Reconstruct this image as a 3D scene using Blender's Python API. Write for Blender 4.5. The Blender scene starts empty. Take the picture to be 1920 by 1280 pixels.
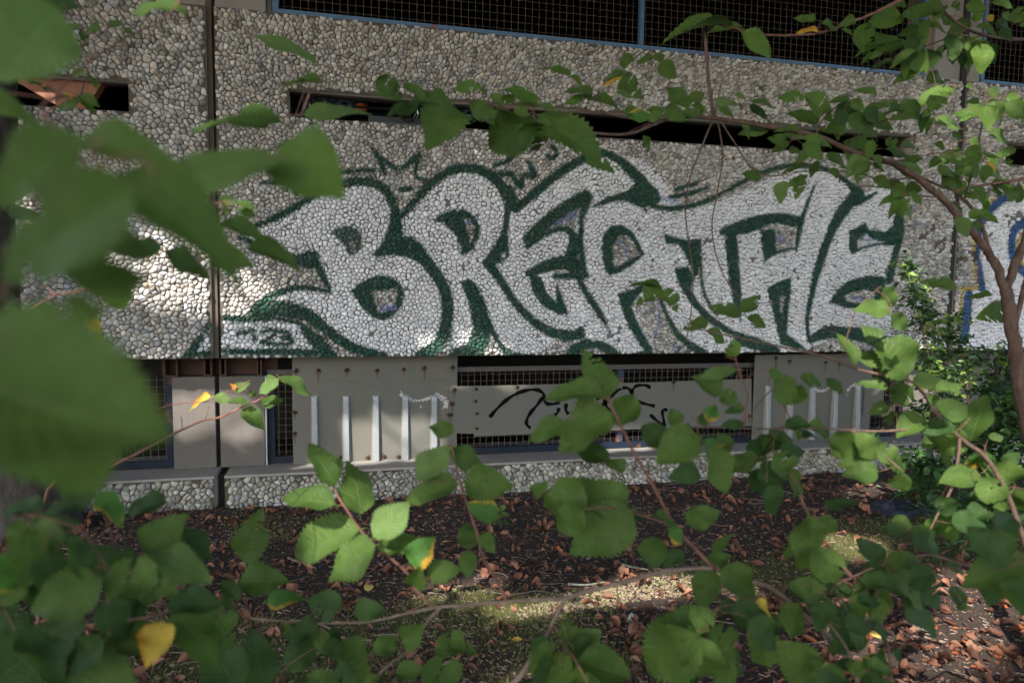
import bpy, bmesh, math, random
import numpy as np
from mathutils import Vector, Matrix

random.seed(7)
RNG = np.random.default_rng(7)
SC = bpy.context.scene
COL = SC.collection
rad = math.radians

# ------------------------------------------------------------------ camera
F_PX = 1280.0                      # focal length in pixels of the 1920 px photo (24 mm on 36 mm)
CAM = Vector((0.0, 0.0, 1.072))
YAW, PITCH, ROLL = rad(13.28564), rad(-4.614606), rad(0.743487)
_fw = Vector((math.sin(YAW) * math.cos(PITCH), math.cos(YAW) * math.cos(PITCH), math.sin(PITCH)))
_rt0 = Vector((math.cos(YAW), -math.sin(YAW), 0.0))
_up0 = _rt0.cross(_fw)
_rt = _rt0 * math.cos(ROLL) + _up0 * math.sin(ROLL)
_up = -_rt0 * math.sin(ROLL) + _up0 * math.cos(ROLL)
cam_data = bpy.data.cameras.new('camera')
cam = bpy.data.objects.new('camera', cam_data)
COL.objects.link(cam)
cam.matrix_world = Matrix(((_rt.x, _up.x, -_fw.x, CAM.x), (_rt.y, _up.y, -_fw.y, CAM.y),
                           (_rt.z, _up.z, -_fw.z, CAM.z), (0, 0, 0, 1)))
cam_data.sensor_width = 36.0
cam_data.lens = 24.0
cam_data.clip_start = 0.02
cam_data.clip_end = 400.0
cam_data.dof.use_dof = True
cam_data.dof.focus_distance = 3.1
cam_data.dof.aperture_fstop = 3.9
cam_data.dof.aperture_blades = 0
SC.camera = cam

# ------------------------------------------------------------------ sky, sun, exposure
SUN_EL, SUN_AZ = rad(41.0), rad(-37.0)        # azimuth: angle of the sun from -Y towards -X
TO_SUN = Vector((math.sin(SUN_AZ) * math.cos(SUN_EL), -math.cos(SUN_AZ) * math.cos(SUN_EL), math.sin(SUN_EL)))
world = bpy.data.worlds.new('World')
SC.world = world
world.use_nodes = True
wn = world.node_tree
for n in list(wn.nodes):
    wn.nodes.remove(n)
sky = wn.nodes.new('ShaderNodeTexSky')
sky.sky_type = 'NISHITA'
sky.sun_disc = False
sky.sun_elevation = SUN_EL
sky.sun_rotation = math.atan2(TO_SUN.x, TO_SUN.y)
sky.air_density = 1.0
sky.dust_density = 2.0
bg = wn.nodes.new('ShaderNodeBackground')
bg.inputs['Strength'].default_value = 0.15
wo = wn.nodes.new('ShaderNodeOutputWorld')
wn.links.new(sky.outputs[0], bg.inputs[0])
wn.links.new(bg.outputs[0], wo.inputs[0])
sun_data = bpy.data.lights.new('sun', 'SUN')
sun_data.energy = 3.5
sun_data.angle = rad(0.53)
sun_data.color = (1.0, 0.94, 0.87)
sun = bpy.data.objects.new('sun', sun_data)
COL.objects.link(sun)
sun.rotation_euler = (-TO_SUN).to_track_quat('-Z', 'Y').to_euler()
sun.location = TO_SUN * 30
SC.view_settings.view_transform = 'Standard'
SC.view_settings.look = 'None'
SC.view_settings.gamma = 1.0
SC.view_settings.exposure = 2.15
SC.view_settings.use_curve_mapping = False
SC.cycles.max_bounces = 7
SC.cycles.diffuse_bounces = 4
SC.cycles.transmission_bounces = 4
SC.cycles.transparent_max_bounces = 4

# ------------------------------------------------------------------ measuring helpers
WALL_Y = 3.428                     # front plane of the facade panels
PANEL_B, PANEL_T = 0.716, 2.316    # panel bottom and top
SLIT_B, SLIT_T = 1.850, 1.979
PLINTH_T = 0.153
REC_Y = WALL_Y + 0.165             # recessed plane of the basement openings
JOINT_L, JOINT_R = -0.616, 3.539


def ray(u, v):
    return _fw * F_PX + _rt * (u - 960.0) + _up * (640.0 - v)


def on_y(u, v, y):
    d = ray(u, v)
    return CAM + d * ((y - CAM.y) / d.y)


def on_z(u, v, z):
    d = ray(u, v)
    return CAM + d * ((z - CAM.z) / d.z)


def at(u, v, depth):
    return CAM + ray(u, v) * (depth / F_PX)


def project(p):
    q = Vector(p) - CAM
    z = q.dot(_fw)
    return 960 + F_PX * q.dot(_rt) / z, 640 - F_PX * q.dot(_up) / z, z


def WX(u, v=600, y=WALL_Y):
    return on_y(u, v, y).x


# ------------------------------------------------------------------ object helpers
def set_props(o, label=None, cat=None, group=None, kind=None):
    if label: o['label'] = label
    if cat: o['category'] = cat
    if group: o['group'] = group
    if kind: o['kind'] = kind
    return o


def empty(name, loc=(0, 0, 0)):
    o = bpy.data.objects.new(name, None)
    o.empty_display_size = 0.1
    o.location = loc
    COL.objects.link(o)
    return o


class MB:
    """Collects verts / faces (world coordinates unless said otherwise) into one mesh."""
    def __init__(self):
        self.v, self.f = [], []

    def add(self, vs, fs):
        n = len(self.v)
        self.v.extend([tuple(p) for p in vs])
        self.f.extend([tuple(i + n for i in q) for q in fs])
        return self

    def box(self, x0, x1, y0, y1, z0, z1, bev=0.0):
        if bev <= 0:
            vs = [(x0, y0, z0), (x1, y0, z0), (x1, y1, z0), (x0, y1, z0),
                  (x0, y0, z1), (x1, y0, z1), (x1, y1, z1), (x0, y1, z1)]
            fs = [(0, 3, 2, 1), (4, 5, 6, 7), (0, 1, 5, 4), (1, 2, 6, 5), (2, 3, 7, 6), (3, 0, 4, 7)]
            return self.add(vs, fs)
        bm = bmesh.new()
        bmesh.ops.create_cube(bm, size=1.0)
        for p in bm.verts:
            p.co = Vector(((x0 + x1) / 2 + p.co.x * (x1 - x0), (y0 + y1) / 2 + p.co.y * (y1 - y0), (z0 + z1) / 2 + p.co.z * (z1 - z0)))
        bmesh.ops.bevel(bm, geom=list(bm.edges), offset=bev, segments=2, affect='EDGES', profile=0.6)
        bm.verts.index_update()
        self.add([p.co for p in bm.verts], [[q.index for q in f.verts] for f in bm.faces])
        bm.free()
        return self

    def tube(self, pts, radii, sides=6, cap=True):
        pts = [Vector(p) for p in pts]
        n = len(pts)
        if not hasattr(radii, '__len__'):
            radii = [radii] * n
        vs, fs = [], []
        ref = Vector((0.31, 0.22, 0.93))
        for i, p in enumerate(pts):
            t = (pts[min(i + 1, n - 1)] - pts[max(i - 1, 0)])
            if t.length < 1e-9: t = Vector((0, 0, 1))
            t.normalize()
            a = t.cross(ref)
            if a.length < 1e-3: a = t.cross(Vector((1, 0, 0)))
            a.normalize()
            b = t.cross(a)
            for k in range(sides):
                c = 2 * math.pi * k / sides
                vs.append(p + (a * math.cos(c) + b * math.sin(c)) * radii[i])
        for i in range(n - 1):
            for k in range(sides):
                k2 = (k + 1) % sides
                fs.append((i * sides + k, i * sides + k2, (i + 1) * sides + k2, (i + 1) * sides + k))
        if cap:
            fs.append(tuple(range(sides - 1, -1, -1)))
            fs.append(tuple((n - 1) * sides + k for k in range(sides)))
        return self.add(vs, fs)

    def mesh(self, name, mat, smooth=False):
        me = bpy.data.meshes.new(name)
        me.from_pydata(self.v, [], self.f)
        if smooth:
            me.polygons.foreach_set('use_smooth', [True] * len(me.polygons))
        if mat: me.materials.append(mat)
        me.update()
        return me

    def build(self, name, mat, parent=None, smooth=False, loc=None):
        me = self.mesh(name, mat, smooth)
        o = bpy.data.objects.new(name, me)
        COL.objects.link(o)
        if parent is not None:
            o.parent = parent
            if parent.type == 'EMPTY' or True:
                w = parent_offset(parent)
                me.transform(Matrix.Translation(-w))
        elif loc is not None:
            me.transform(Matrix.Translation(-Vector(loc)))
            o.location = loc
        return o


def parent_offset(o):
    w = Vector((0, 0, 0))
    while o is not None:
        w += Vector(o.location)
        o = o.parent
    return w


def np_mesh(name, verts, faces_flat, loop_totals, mat, smooth=False, colors=None):
    me = bpy.data.meshes.new(name)
    nv, nl, nf = len(verts), len(faces_flat), len(loop_totals)
    me.vertices.add(nv)
    me.vertices.foreach_set('co', np.asarray(verts, dtype=np.float32).ravel())
    me.loops.add(nl)
    me.loops.foreach_set('vertex_index', np.asarray(faces_flat, dtype=np.int32))
    me.polygons.add(nf)
    starts = np.concatenate(([0], np.cumsum(loop_totals)[:-1])).astype(np.int32)
    me.polygons.foreach_set('loop_start', starts)
    me.polygons.foreach_set('loop_total', np.asarray(loop_totals, dtype=np.int32))
    if smooth:
        me.polygons.foreach_set('use_smooth', np.ones(nf, dtype=bool))
    if mat: me.materials.append(mat)
    me.update(calc_edges=True)
    if colors is not None:
        a = me.color_attributes.new('Col', 'FLOAT_COLOR', 'POINT')
        c4 = np.ones((nv, 4), dtype=np.float32)
        c4[:, :3] = colors
        a.data.foreach_set('color', c4.ravel())
    return me


def link_mesh(name, me, parent=None):
    o = bpy.data.objects.new(name, me)
    COL.objects.link(o)
    if parent is not None:
        o.parent = parent
        me.transform(Matrix.Translation(-parent_offset(parent)))
    return o


def spline(pts, sub=5):
    """Catmull-Rom through 3D points (any tuple length)."""
    P = [np.array(p, dtype=float) for p in pts]
    if len(P) < 3:
        return [P[0] + (P[-1] - P[0]) * k / sub for k in range(sub + 1)]
    out = []
    for i in range(len(P) - 1):
        p0, p1, p2, p3 = P[max(i - 1, 0)], P[i], P[i + 1], P[min(i + 2, len(P) - 1)]
        for k in range(sub):
            t = k / sub
            out.append(0.5 * ((2 * p1) + (-p0 + p2) * t + (2 * p0 - 5 * p1 + 4 * p2 - p3) * t * t + (-p0 + 3 * p1 - 3 * p2 + p3) * t ** 3))
    out.append(P[-1])
    return out


# ------------------------------------------------------------------ materials
class NT:
    def __init__(self, name):
        self.m = bpy.data.materials.new(name)
        self.m.use_nodes = True
        self.t = self.m.node_tree
        for n in list(self.t.nodes):
            self.t.nodes.remove(n)
        self.out = self.t.nodes.new('ShaderNodeOutputMaterial')

    def n(self, kind, **kw):
        x = self.t.nodes.new('ShaderNode' + kind)
        for k, v in kw.items():
            if k.startswith('_'):
                setattr(x, k[1:], v)
        for k, v in kw.items():
            if not k.startswith('_'):
                key = int(k[1:]) if k[0] == 'i' and k[1:].isdigit() else k.replace('__', ' ')
                if isinstance(v, bpy.types.NodeSocket):
                    self.t.links.new(v, x.inputs[key])
                else:
                    x.inputs[key].default_value = v
        return x

    def math(self, op, a, b=0.0, clamp=False):
        return self.n('Math', _operation=op, _use_clamp=clamp, i0=a, i1=b).outputs[0]

    def noise(self, scale, detail=4.0, vec=None, rough=0.6, out=0):
        x = self.n('TexNoise', Scale=scale, Detail=detail, Roughness=rough)
        if vec is not None: self.t.links.new(vec, x.inputs['Vector'])
        return x.outputs[out]

    def ramp(self, fac, stops, interp='LINEAR'):
        x = self.t.nodes.new('ShaderNodeValToRGB')
        x.color_ramp.interpolation = interp
        e = x.color_ramp.elements
        while len(e) < len(stops): e.new(0.5)
        for i, (p, c) in enumerate(stops):
            e[i].position = p
            e[i].color = (*c, 1.0) if len(c) == 3 else c
        self.t.links.new(fac, x.inputs[0])
        return x.outputs[0]

    def mix(self, fac, a, b, mode='MIX'):
        x = self.t.nodes.new('ShaderNodeMix')
        x.data_type = 'RGBA'
        x.blend_type = mode
        for i, v in ((0, fac), (6, a), (7, b)):
            if isinstance(v, bpy.types.NodeSocket): self.t.links.new(v, x.inputs[i])
            elif i == 0: x.inputs[i].default_value = v
            else: x.inputs[i].default_value = (*v, 1.0) if len(v) == 3 else v
        return x.outputs[2]

    def bump(self, h, dist=0.01, strength=0.5):
        return self.n('Bump', Height=h, Distance=dist, Strength=strength).outputs[0]

    def bsdf(self, color, rough=0.7, normal=None, metal=0.0, spec=0.4):
        x = self.n('BsdfPrincipled', Roughness=rough, Metallic=metal)
        x.inputs['Specular IOR Level'].default_value = spec
        if isinstance(color, bpy.types.NodeSocket): self.t.links.new(color, x.inputs['Base Color'])
        else: x.inputs['Base Color'].default_value = (*color, 1.0)
        if normal is not None: self.t.links.new(normal, x.inputs['Normal'])
        return x.outputs[0]

    def done(self, shader):
        self.t.links.new(shader, self.out.inputs[0])
        return self.m


def obj_vec(t):
    return t.n('TexCoord').outputs['Object']


def mat_concrete(name, base, spots=True):
    t = NT(name); v = obj_vec(t)
    big = t.noise(2.2, 5, v)
    fine = t.noise(38.0, 6, v)
    c = t.mix(big, tuple(b * 0.55 for b in base), tuple(min(1, b * 1.35) for b in base))
    c = t.mix(t.math('MULTIPLY', fine, 0.6), c, tuple(b * 0.6 for b in base))
    st = t.n('Mapping', Scale=(9.0, 9.0, 0.5), Vector=v).outputs[0]
    streak = t.ramp(t.noise(1.0, 4, st), [(0.55, (0, 0, 0)), (0.8, (0.5, 0.5, 0.5))])
    c = t.mix(streak, c, tuple(b * 0.5 for b in base))
    vor = t.n('TexVoronoi', Scale=70.0, Vector=v).outputs[0]
    pit = t.ramp(vor, [(0.06, (0, 0, 0)), (0.13, (1, 1, 1))])
    if spots: c = t.mix(t.math('MULTIPLY', t.math('SUBTRACT', 1.0, pit), 0.8), c, tuple(b * 0.25 for b in base))
    h = t.math('ADD', t.math('MULTIPLY', fine, 0.5), pit)
    return t.done(t.bsdf(c, 0.9, t.bump(h, 0.003, 0.5), spec=0.25))


def mat_paint_rust(name, base, rust=(0.16, 0.055, 0.025), lo=0.56, hi=0.66, rough=0.5, scale=6.0):
    t = NT(name); v = obj_vec(t)
    n1 = t.noise(scale, 8, v, 0.7)
    k = t.ramp(n1, [(lo, (0, 0, 0)), (hi, (1, 1, 1))])
    n2 = t.noise(30.0, 4, v)
    c0 = t.mix(n2, tuple(b * 0.75 for b in base), tuple(min(1, b * 1.2) for b in base))
    r0 = t.mix(n2, tuple(b * 0.5 for b in rust), tuple(b * 1.5 for b in rust))
    c = t.mix(k, c0, r0)
    r = t.math('ADD', t.math('MULTIPLY', k, 0.35), rough)
    return t.done(t.bsdf(c, r, t.bump(t.math('ADD', k, n2), 0.001, 0.4), spec=0.15))


def mat_plain(name, color, rough=0.6, metal=0.0, var=0.25, scale=25.0, spec=0.4, bump=0.3):
    t = NT(name); v = obj_vec(t)
    n1 = t.noise(scale, 5, v)
    c = t.mix(n1, tuple(b * (1 - var) for b in color), tuple(min(1, b * (1 + var)) for b in color))
    return t.done(t.bsdf(c, rough, t.bump(n1, 0.002, bump), metal, spec))


def mat_attr(name, rough=0.85):
    """stone and mortar: own colour, spray paint and painted gap shade live in the colour attribute"""
    t = NT(name)
    a = t.n('Attribute', _attribute_name='Col').outputs[0]
    v = obj_vec(t)
    f = t.noise(260.0, 3, v)
    g = t.noise(3.0, 4, v)
    c = t.mix(t.ramp(f, [(0.3, (0.35, 0.35, 0.35)), (0.7, (0, 0, 0))]), a, t.mix(0.55, a, (0.05, 0.045, 0.04)))
    c = t.mix(t.ramp(g, [(0.45, (0, 0, 0)), (0.75, (0.3, 0.3, 0.3))]), c, t.mix(0.5, c, (0.09, 0.075, 0.055)))
    return t.done(t.bsdf(c, rough, t.bump(f, 0.0015, 0.35), spec=0.15))


def uv_leaf(t):
    uv = t.n('UVMap').outputs[0]
    s = t.n('SeparateXYZ', Vector=uv)
    au = t.math('ABSOLUTE', t.math('SUBTRACT', t.math('MULTIPLY', s.outputs[0], 2.0), 1.0))
    return uv, au, s.outputs[1]


def mat_leaf(name, dark, light, edge=None, edge_lo=0.50, edge_hi=0.70, trans=0.32, rough=0.50):
    t = NT(name)
    uv, au, vv = uv_leaf(t)
    rnd = t.n('ObjectInfo').outputs['Random']
    v = obj_vec(t)
    blot = t.noise(3.2, 4, t.n('VectorMath', _operation='ADD', i0=v, i1=t.n('CombineXYZ', X=t.math('MULTIPLY', rnd, 37.0)).outputs[0]).outputs[0])
    c = t.mix(t.math('ADD', t.math('MULTIPLY', rnd, 0.75), t.math('MULTIPLY', blot, 0.3)), dark, light)
    # pinnate veins: stripes that run out and forward from the midrib
    ph = t.math('FRACT', t.math('MULTIPLY', t.math('SUBTRACT', vv, t.math('MULTIPLY', au, 0.23)), 12.0))
    tri = t.math('ABSOLUTE', t.math('SUBTRACT', ph, 0.5))
    vein = t.ramp(tri, [(0.0, (1, 1, 1)), (0.10, (0, 0, 0))])
    mid = t.ramp(au, [(0.0, (1, 1, 1)), (0.05, (0, 0, 0))])
    vm = t.math('MAXIMUM', vein, mid)
    c = t.mix(t.math("MULTIPLY", vm, 0.34), c, tuple(min(1, l * 1.7) for l in light))
    mott = t.noise(9.0, 4, t.n('VectorMath', _operation='ADD', i0=v, i1=t.n('CombineXYZ', Y=t.math('MULTIPLY', rnd, 53.0)).outputs[0]).outputs[0])
    c = t.mix(t.ramp(mott, [(0.35, (0.35, 0.35, 0.35)), (0.6, (0, 0, 0))]), c, tuple(d * 0.6 for d in dark))
    if edge is not None:
        su = t.n('SeparateXYZ', Vector=uv).outputs[0]
        ee = t.math('ADD', t.math('ADD', t.math('MULTIPLY', su, 0.40), t.math('MULTIPLY', au, 0.22)), t.math('MULTIPLY', vv, 0.16))
        ee = t.math('ADD', ee, t.math('MULTIPLY', t.math('SUBTRACT', blot, 0.5), 1.1))
        k = t.ramp(ee, [(edge_lo, (0, 0, 0)), (edge_hi, (1, 1, 1))])
        c = t.mix(k, c, t.mix(t.ramp(ee, [(edge_hi, (0, 0, 0)), (min(1, edge_hi + 0.22), (1, 1, 1))]), edge, (0.26, 0.07, 0.015)))
    speck = t.ramp(t.n('TexVoronoi', Scale=5.0, Vector=v).outputs[0], [(0.03, (0.7, 0.7, 0.7)), (0.07, (0, 0, 0))])
    c = t.mix(t.math('MULTIPLY', speck, t.ramp(rnd, [(0.5, (0, 0, 0)), (0.8, (1, 1, 1))])), c, (0.13, 0.07, 0.02))
    h = t.math('ADD', t.math('MULTIPLY', vm, 0.8), t.math('MULTIPLY', tri, 0.7))
    nrm = t.bump(t.math('SUBTRACT', 1.0, h), 0.006, 0.42)
    p = t.bsdf(c, rough, nrm, spec=0.13)
    tr = t.n('BsdfTranslucent', Color=t.mix(0.6, c, tuple(min(1, l * 2.0) for l in (light[0] * 1.1, light[1] * 1.1, light[2] * 0.6)))).outputs[0]
    ms = t.n('MixShader', Fac=trans)
    t.t.links.new(p, ms.inputs[1]); t.t.links.new(tr, ms.inputs[2])
    return t.done(ms.outputs[0])


def mat_bark(name, a, b, scale=30.0, dist=0.004):
    t = NT(name); v = obj_vec(t)
    st = t.n('Mapping', Scale=(1.0, 1.0, 0.25), Vector=v).outputs[0]
    n1 = t.noise(scale, 7, st, 0.7)
    c = t.mix(t.ramp(n1, [(0.35, (0, 0, 0)), (0.65, (1, 1, 1))]), a, b)
    return t.done(t.bsdf(c, 0.85, t.bump(n1, dist, 0.9), spec=0.25))


M_STONE = mat_attr('painted_aggregate')
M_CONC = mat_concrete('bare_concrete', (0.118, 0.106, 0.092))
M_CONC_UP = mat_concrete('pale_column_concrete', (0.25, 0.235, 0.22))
M_CONC_TOP = mat_concrete('ledge_concrete', (0.25, 0.228, 0.205))
M_DARKCONC = mat_concrete('dark_concrete', (0.022, 0.02, 0.018), False)  # very dark concrete for the garage interior
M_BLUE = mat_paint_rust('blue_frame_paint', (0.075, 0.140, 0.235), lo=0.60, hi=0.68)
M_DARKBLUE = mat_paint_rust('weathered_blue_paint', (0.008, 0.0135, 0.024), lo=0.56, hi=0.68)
M_WIRE = mat_plain('weathered_wire', (0.115, 0.095, 0.08), 0.6, 0.5)
M_RUST = mat_plain('rusty_steel', (0.048, 0.022, 0.014), 0.85, 0.1, 0.5, 40.0)
M_REDBEAM = mat_plain('red_primer_beam', (0.27, 0.115, 0.07), 0.8)
M_JOINT = mat_plain('joint_sealant', (0.022, 0.02, 0.018), 0.9)
M_BARK = mat_bark('dark_bark', (0.014, 0.012, 0.010), (0.05, 0.042, 0.035), 26.0, 0.012)
M_BRANCH = mat_bark('brown_branch_bark', (0.048, 0.029, 0.021), (0.11, 0.070, 0.052), 60.0, 0.002)
M_TWIG_RED = mat_bark('reddish_twig_bark', (0.085, 0.038, 0.027), (0.165, 0.082, 0.058), 60.0, 0.001)
M_TAN = mat_bark('tan_branch_bark', (0.095, 0.067, 0.050), (0.175, 0.130, 0.098), 60.0, 0.002)
G_D, G_L = (0.036, 0.070, 0.015), (0.069, 0.114, 0.025)
M_LEAF = mat_leaf('green_leaf', G_D, G_L)
M_LEAF_DK = mat_leaf('dark_green_leaf', (0.021, 0.048, 0.013), (0.036, 0.070, 0.018))
M_LEAF_LT = mat_leaf('light_green_leaf', (0.066, 0.115, 0.030), (0.105, 0.165, 0.050))
M_LEAF_OL = mat_leaf('olive_leaf', (0.050, 0.100, 0.018), (0.085, 0.145, 0.028))
M_LEAF_ED = mat_leaf('yellow_edged_leaf', (0.040, 0.105, 0.022), (0.070, 0.155, 0.035), edge=(0.42, 0.25, 0.03))
M_LEAF_YE = mat_leaf('yellow_leaf', (0.34, 0.23, 0.025), (0.46, 0.33, 0.055), edge=(0.36, 0.15, 0.02), edge_lo=0.36, edge_hi=0.62)
M_LEAF_OR = mat_leaf('orange_leaf', (0.42, 0.15, 0.03), (0.55, 0.22, 0.05), edge=(0.35, 0.09, 0.02), edge_lo=0.5, edge_hi=0.75)
# ------------------------------------------------------------------ spray paint on the facade (wall coordinates, metres)
PX0, PX1, PZ0, PZ1, PRES = -2.3, 5.2, 0.70, 2.33, 0.004
PNX, PNZ = int((PX1 - PX0) / PRES), int((PZ1 - PZ0) / PRES)
PA = np.zeros((PNZ, PNX), dtype=np.float32)
PC = np.zeros((PNZ, PNX, 3), dtype=np.float32)
ZOOM = {'S': (0, 0, 1.0), 'A': (400, 260, 2.743), 'B': (900, 260, 2.2588), 'C': (460, 260, 4.0), 'D': (1160, 300, 3.3103), 'E': (1440, 320, 4.0)}
WHITE = (0.70, 0.70, 0.715)
GREEN = (0.006, 0.055, 0.037)
BLUE = (0.17, 0.20, 0.42)
BLUE2 = (0.028, 0.085, 0.21)
YELLOW = (0.42, 0.30, 0.035)


def to_wall(fr, pts):
    ox, oy, s = ZOOM[fr]
    out = []
    for x, y in pts:
        p = on_y(ox + x / s, oy + y / s, WALL_Y)
        out.append((p.x, p.z))
    return np.array(out)


def pbox(q, pad):
    x0 = max(0, int((q[:, 0].min() - pad - PX0) / PRES)); x1 = min(PNX, int((q[:, 0].max() + pad - PX0) / PRES) + 2)
    z0 = max(0, int((q[:, 1].min() - pad - PZ0) / PRES)); z1 = min(PNZ, int((q[:, 1].max() + pad - PZ0) / PRES) + 2)
    gx = PX0 + (np.arange(x0, x1) + 0.5) * PRES
    gz = PZ0 + (np.arange(z0, z1) + 0.5) * PRES
    return x0, x1, z0, z1, *np.meshgrid(gx, gz)


def lay(box, m, colour):
    x0, x1, z0, z1 = box
    a = PA[z0:z1, x0:x1]
    c = PC[z0:z1, x0:x1]
    if colour is None:
        a *= (1 - m)
        return
    na = a + m * (1 - a)
    w = np.where(na > 1e-4, m / np.maximum(na, 1e-4), 0)[..., None]
    c *= (1 - w)
    c += np.array(colour, dtype=np.float32) * w
    a[...] = na


def poly(fr, pts, colour, alpha=1.0):
    q = to_wall(fr, pts)
    x0, x1, z0, z1, X, Z = pbox(q, 0.02)
    ins = np.zeros(X.shape, bool)
    d2 = np.full(X.shape, 1e9)
    n = len(q)
    for i in range(n):
        (ax, az), (bx, bz) = q[i], q[(i + 1) % n]
        if az != bz:
            ins ^= ((az > Z) != (bz > Z)) & (X < (bx - ax) * (Z - az) / (bz - az) + ax)
        dx, dz = bx - ax, bz - az
        t = np.clip(((X - ax) * dx + (Z - az) * dz) / max(dx * dx + dz * dz, 1e-9), 0, 1)
        d2 = np.minimum(d2, (X - ax - t * dx) ** 2 + (Z - az - t * dz) ** 2)
    sd = np.sqrt(d2) * np.where(ins, 1, -1)
    lay((x0, x1, z0, z1), (np.clip(sd / 0.008 + 0.5, 0, 1) * alpha).astype(np.float32), colour)


def stroke(fr, pts, w, colour, alpha=1.0, soft=0.009, smooth=True):
    if not hasattr(w, '__len__'): w = [w] * len(pts)
    sp = [(p[0], p[1], ww) for p, ww in zip(pts, w)]
    if smooth and len(sp) > 2: sp = [tuple(p) for p in spline(sp, 4)]
    ox, oy, s = ZOOM[fr]
    q = to_wall(fr, [p[:2] for p in sp])
    hw = []
    for p in sp:
        d = (on_y(ox + p[0] / s, oy + p[1] / s, WALL_Y) - CAM).dot(_fw)
        hw.append(0.56 * max(p[2], 1) / s * d / F_PX)
    hw = np.array(hw)
    x0, x1, z0, z1, X, Z = pbox(q, hw.max() + 0.02)
    best = np.full(X.shape, -1e9)
    for i in range(len(q) - 1):
        (ax, az), (bx, bz) = q[i], q[i + 1]
        dx, dz = bx - ax, bz - az
        t = np.clip(((X - ax) * dx + (Z - az) * dz) / max(dx * dx + dz * dz, 1e-9), 0, 1)
        dist = np.sqrt((X - ax - t * dx) ** 2 + (Z - az - t * dz) ** 2)
        best = np.maximum(best, hw[i] + (hw[i + 1] - hw[i]) * t - dist)
    lay((x0, x1, z0, z1), (np.clip(best / soft + 0.5, 0, 1) * alpha).astype(np.float32), colour)


# white fill of the whole word
poly('A', [(150, 505), (200, 470), (240, 445), (310, 415), (400, 370), (500, 300), (580, 262), (650, 238), (740, 220), (820, 225), (880, 260), (915, 310), (940, 380),
           (965, 400), (1040, 320), (1110, 240), (1180, 185), (1260, 155), (1340, 155), (1410, 180), (1480, 235), (1540, 300), (1570, 375), (1640, 300), (1740, 210), (1850, 120), (1930, 85),
           (2060, 75), (2200, 110), (2290, 180), (2330, 240), (2400, 340), (2500, 350), (2640, 310), (2800, 230), (3000, 150), (3100, 140),
           (3180, 170), (3270, 230), (3340, 280), (3460, 240), (3530, 320), (3540, 420), (3520, 560), (3440, 680), (3480, 760), (3480, 1030), (3470, 1110),
           (3200, 1112), (2400, 1125), (1700, 1128), (900, 1130), (800, 1120), (640, 1050), (560, 960), (440, 890), (300, 870), (230, 880),
           (230, 860), (330, 800), (420, 768), (530, 772), (605, 790), (570, 720), (530, 600), (440, 630), (330, 610), (230, 550)], WHITE)
poly('A', [(40, 930), (450, 945), (540, 1080), (600, 1120), (40, 1120)], WHITE)
poly('S', [(356, 672), (394, 606), (394, 672)], WHITE)
# bare patches showing between the letters
for fr, q in (('A', [(560, 975), (640, 1040), (760, 1100), (820, 1128), (620, 1128)]),
              ('A', [(1425, 1020), (1470, 1080), (1500, 1130), (1385, 1130)]),
              ('B', [(640, 690), (700, 670), (760, 665), (790, 740), (830, 830), (890, 915), (740, 915), (690, 800)]),
              ('B', [(430, 915), (450, 880), (520, 880), (560, 915)]),
              ('B', [(100, 905), (60, 850), (40, 800), (70, 860), (110, 915)]),
              ('B', [(1390, 885), (1480, 850), (1600, 855), (1750, 880), (1760, 915), (1380, 915)]),
              ('B', [(250, 905), (330, 850), (400, 850), (360, 915)])):
    poly(fr, q, None)
g = GREEN
# B
stroke('A', [(215, 455), (310, 412), (400, 368), (500, 302), (580, 262), (650, 238), (740, 220), (820, 228), (880, 262), (915, 315), (935, 375), (940, 430), (930, 500), (900, 560), (840, 595)],
       [22, 34, 36, 36, 38, 40, 42, 46, 46, 46, 46, 48, 80, 70, 26], g)
poly('C', [(1075, 560), (1160, 560), (1170, 640), (1165, 740), (1250, 730), (1330, 800), (1380, 890), (1300, 930), (1200, 890), (1080, 870), (940, 872), (1020, 820), (1070, 740), (1080, 640)], g)
stroke('A', [(970, 535), (1030, 560), (1085, 620), (1140, 690), (1185, 770), (1203, 850), (1200, 930), (1180, 1010), (1130, 1080), (1060, 1115)], [60, 66, 60, 58, 56, 56, 56, 58, 62, 50], g)
stroke('A', [(1203, 950), (1190, 1050), (1180, 1115)], [50, 70, 90], g, 0.75)
stroke('A', [(195, 905), (250, 880), (330, 872), (420, 885), (500, 915), (570, 970), (660, 1040), (760, 1090), (880, 1118)], [40, 66, 70, 72, 62, 52, 50, 48, 40], g)
stroke('A', [(190, 905), (235, 855), (320, 800), (420, 768), (520, 770), (605, 792)], [30, 36, 34, 28, 26, 14], g)
stroke('A', [(140, 508), (220, 545), (330, 612), (430, 620)], [22, 30, 34, 50], g)
poly('A', [(330, 600), (430, 605), (470, 580), (525, 572), (545, 640), (575, 690), (540, 680), (500, 670), (440, 665), (390, 645)], g)
stroke('A', [(530, 600), (555, 690), (585, 750), (605, 792)], [30, 34, 26, 12], g)
poly('A', [(598, 490), (640, 455), (700, 445), (745, 462), (767, 510), (765, 560), (735, 592), (700, 607), (690, 585), (660, 540), (630, 500)], g, 0.92)
poly('A', [(700, 530), (730, 535), (725, 590), (708, 585)], None, )
poly('A', [(700, 530), (730, 535), (725, 590), (708, 585)], g, 0.4)
poly('A', [(703, 785), (740, 750), (800, 715), (860, 700), (930, 715), (975, 760), (985, 800), (970, 860), (930, 910), (880, 935), (840, 930), (800, 905), (750, 850)], g)
poly('A', [(820, 785), (945, 775), (940, 830), (915, 872), (870, 892), (850, 890)], None)
stroke('A', [(868, 880), (895, 868), (932, 868)], 26, BLUE, 0.75)
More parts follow.
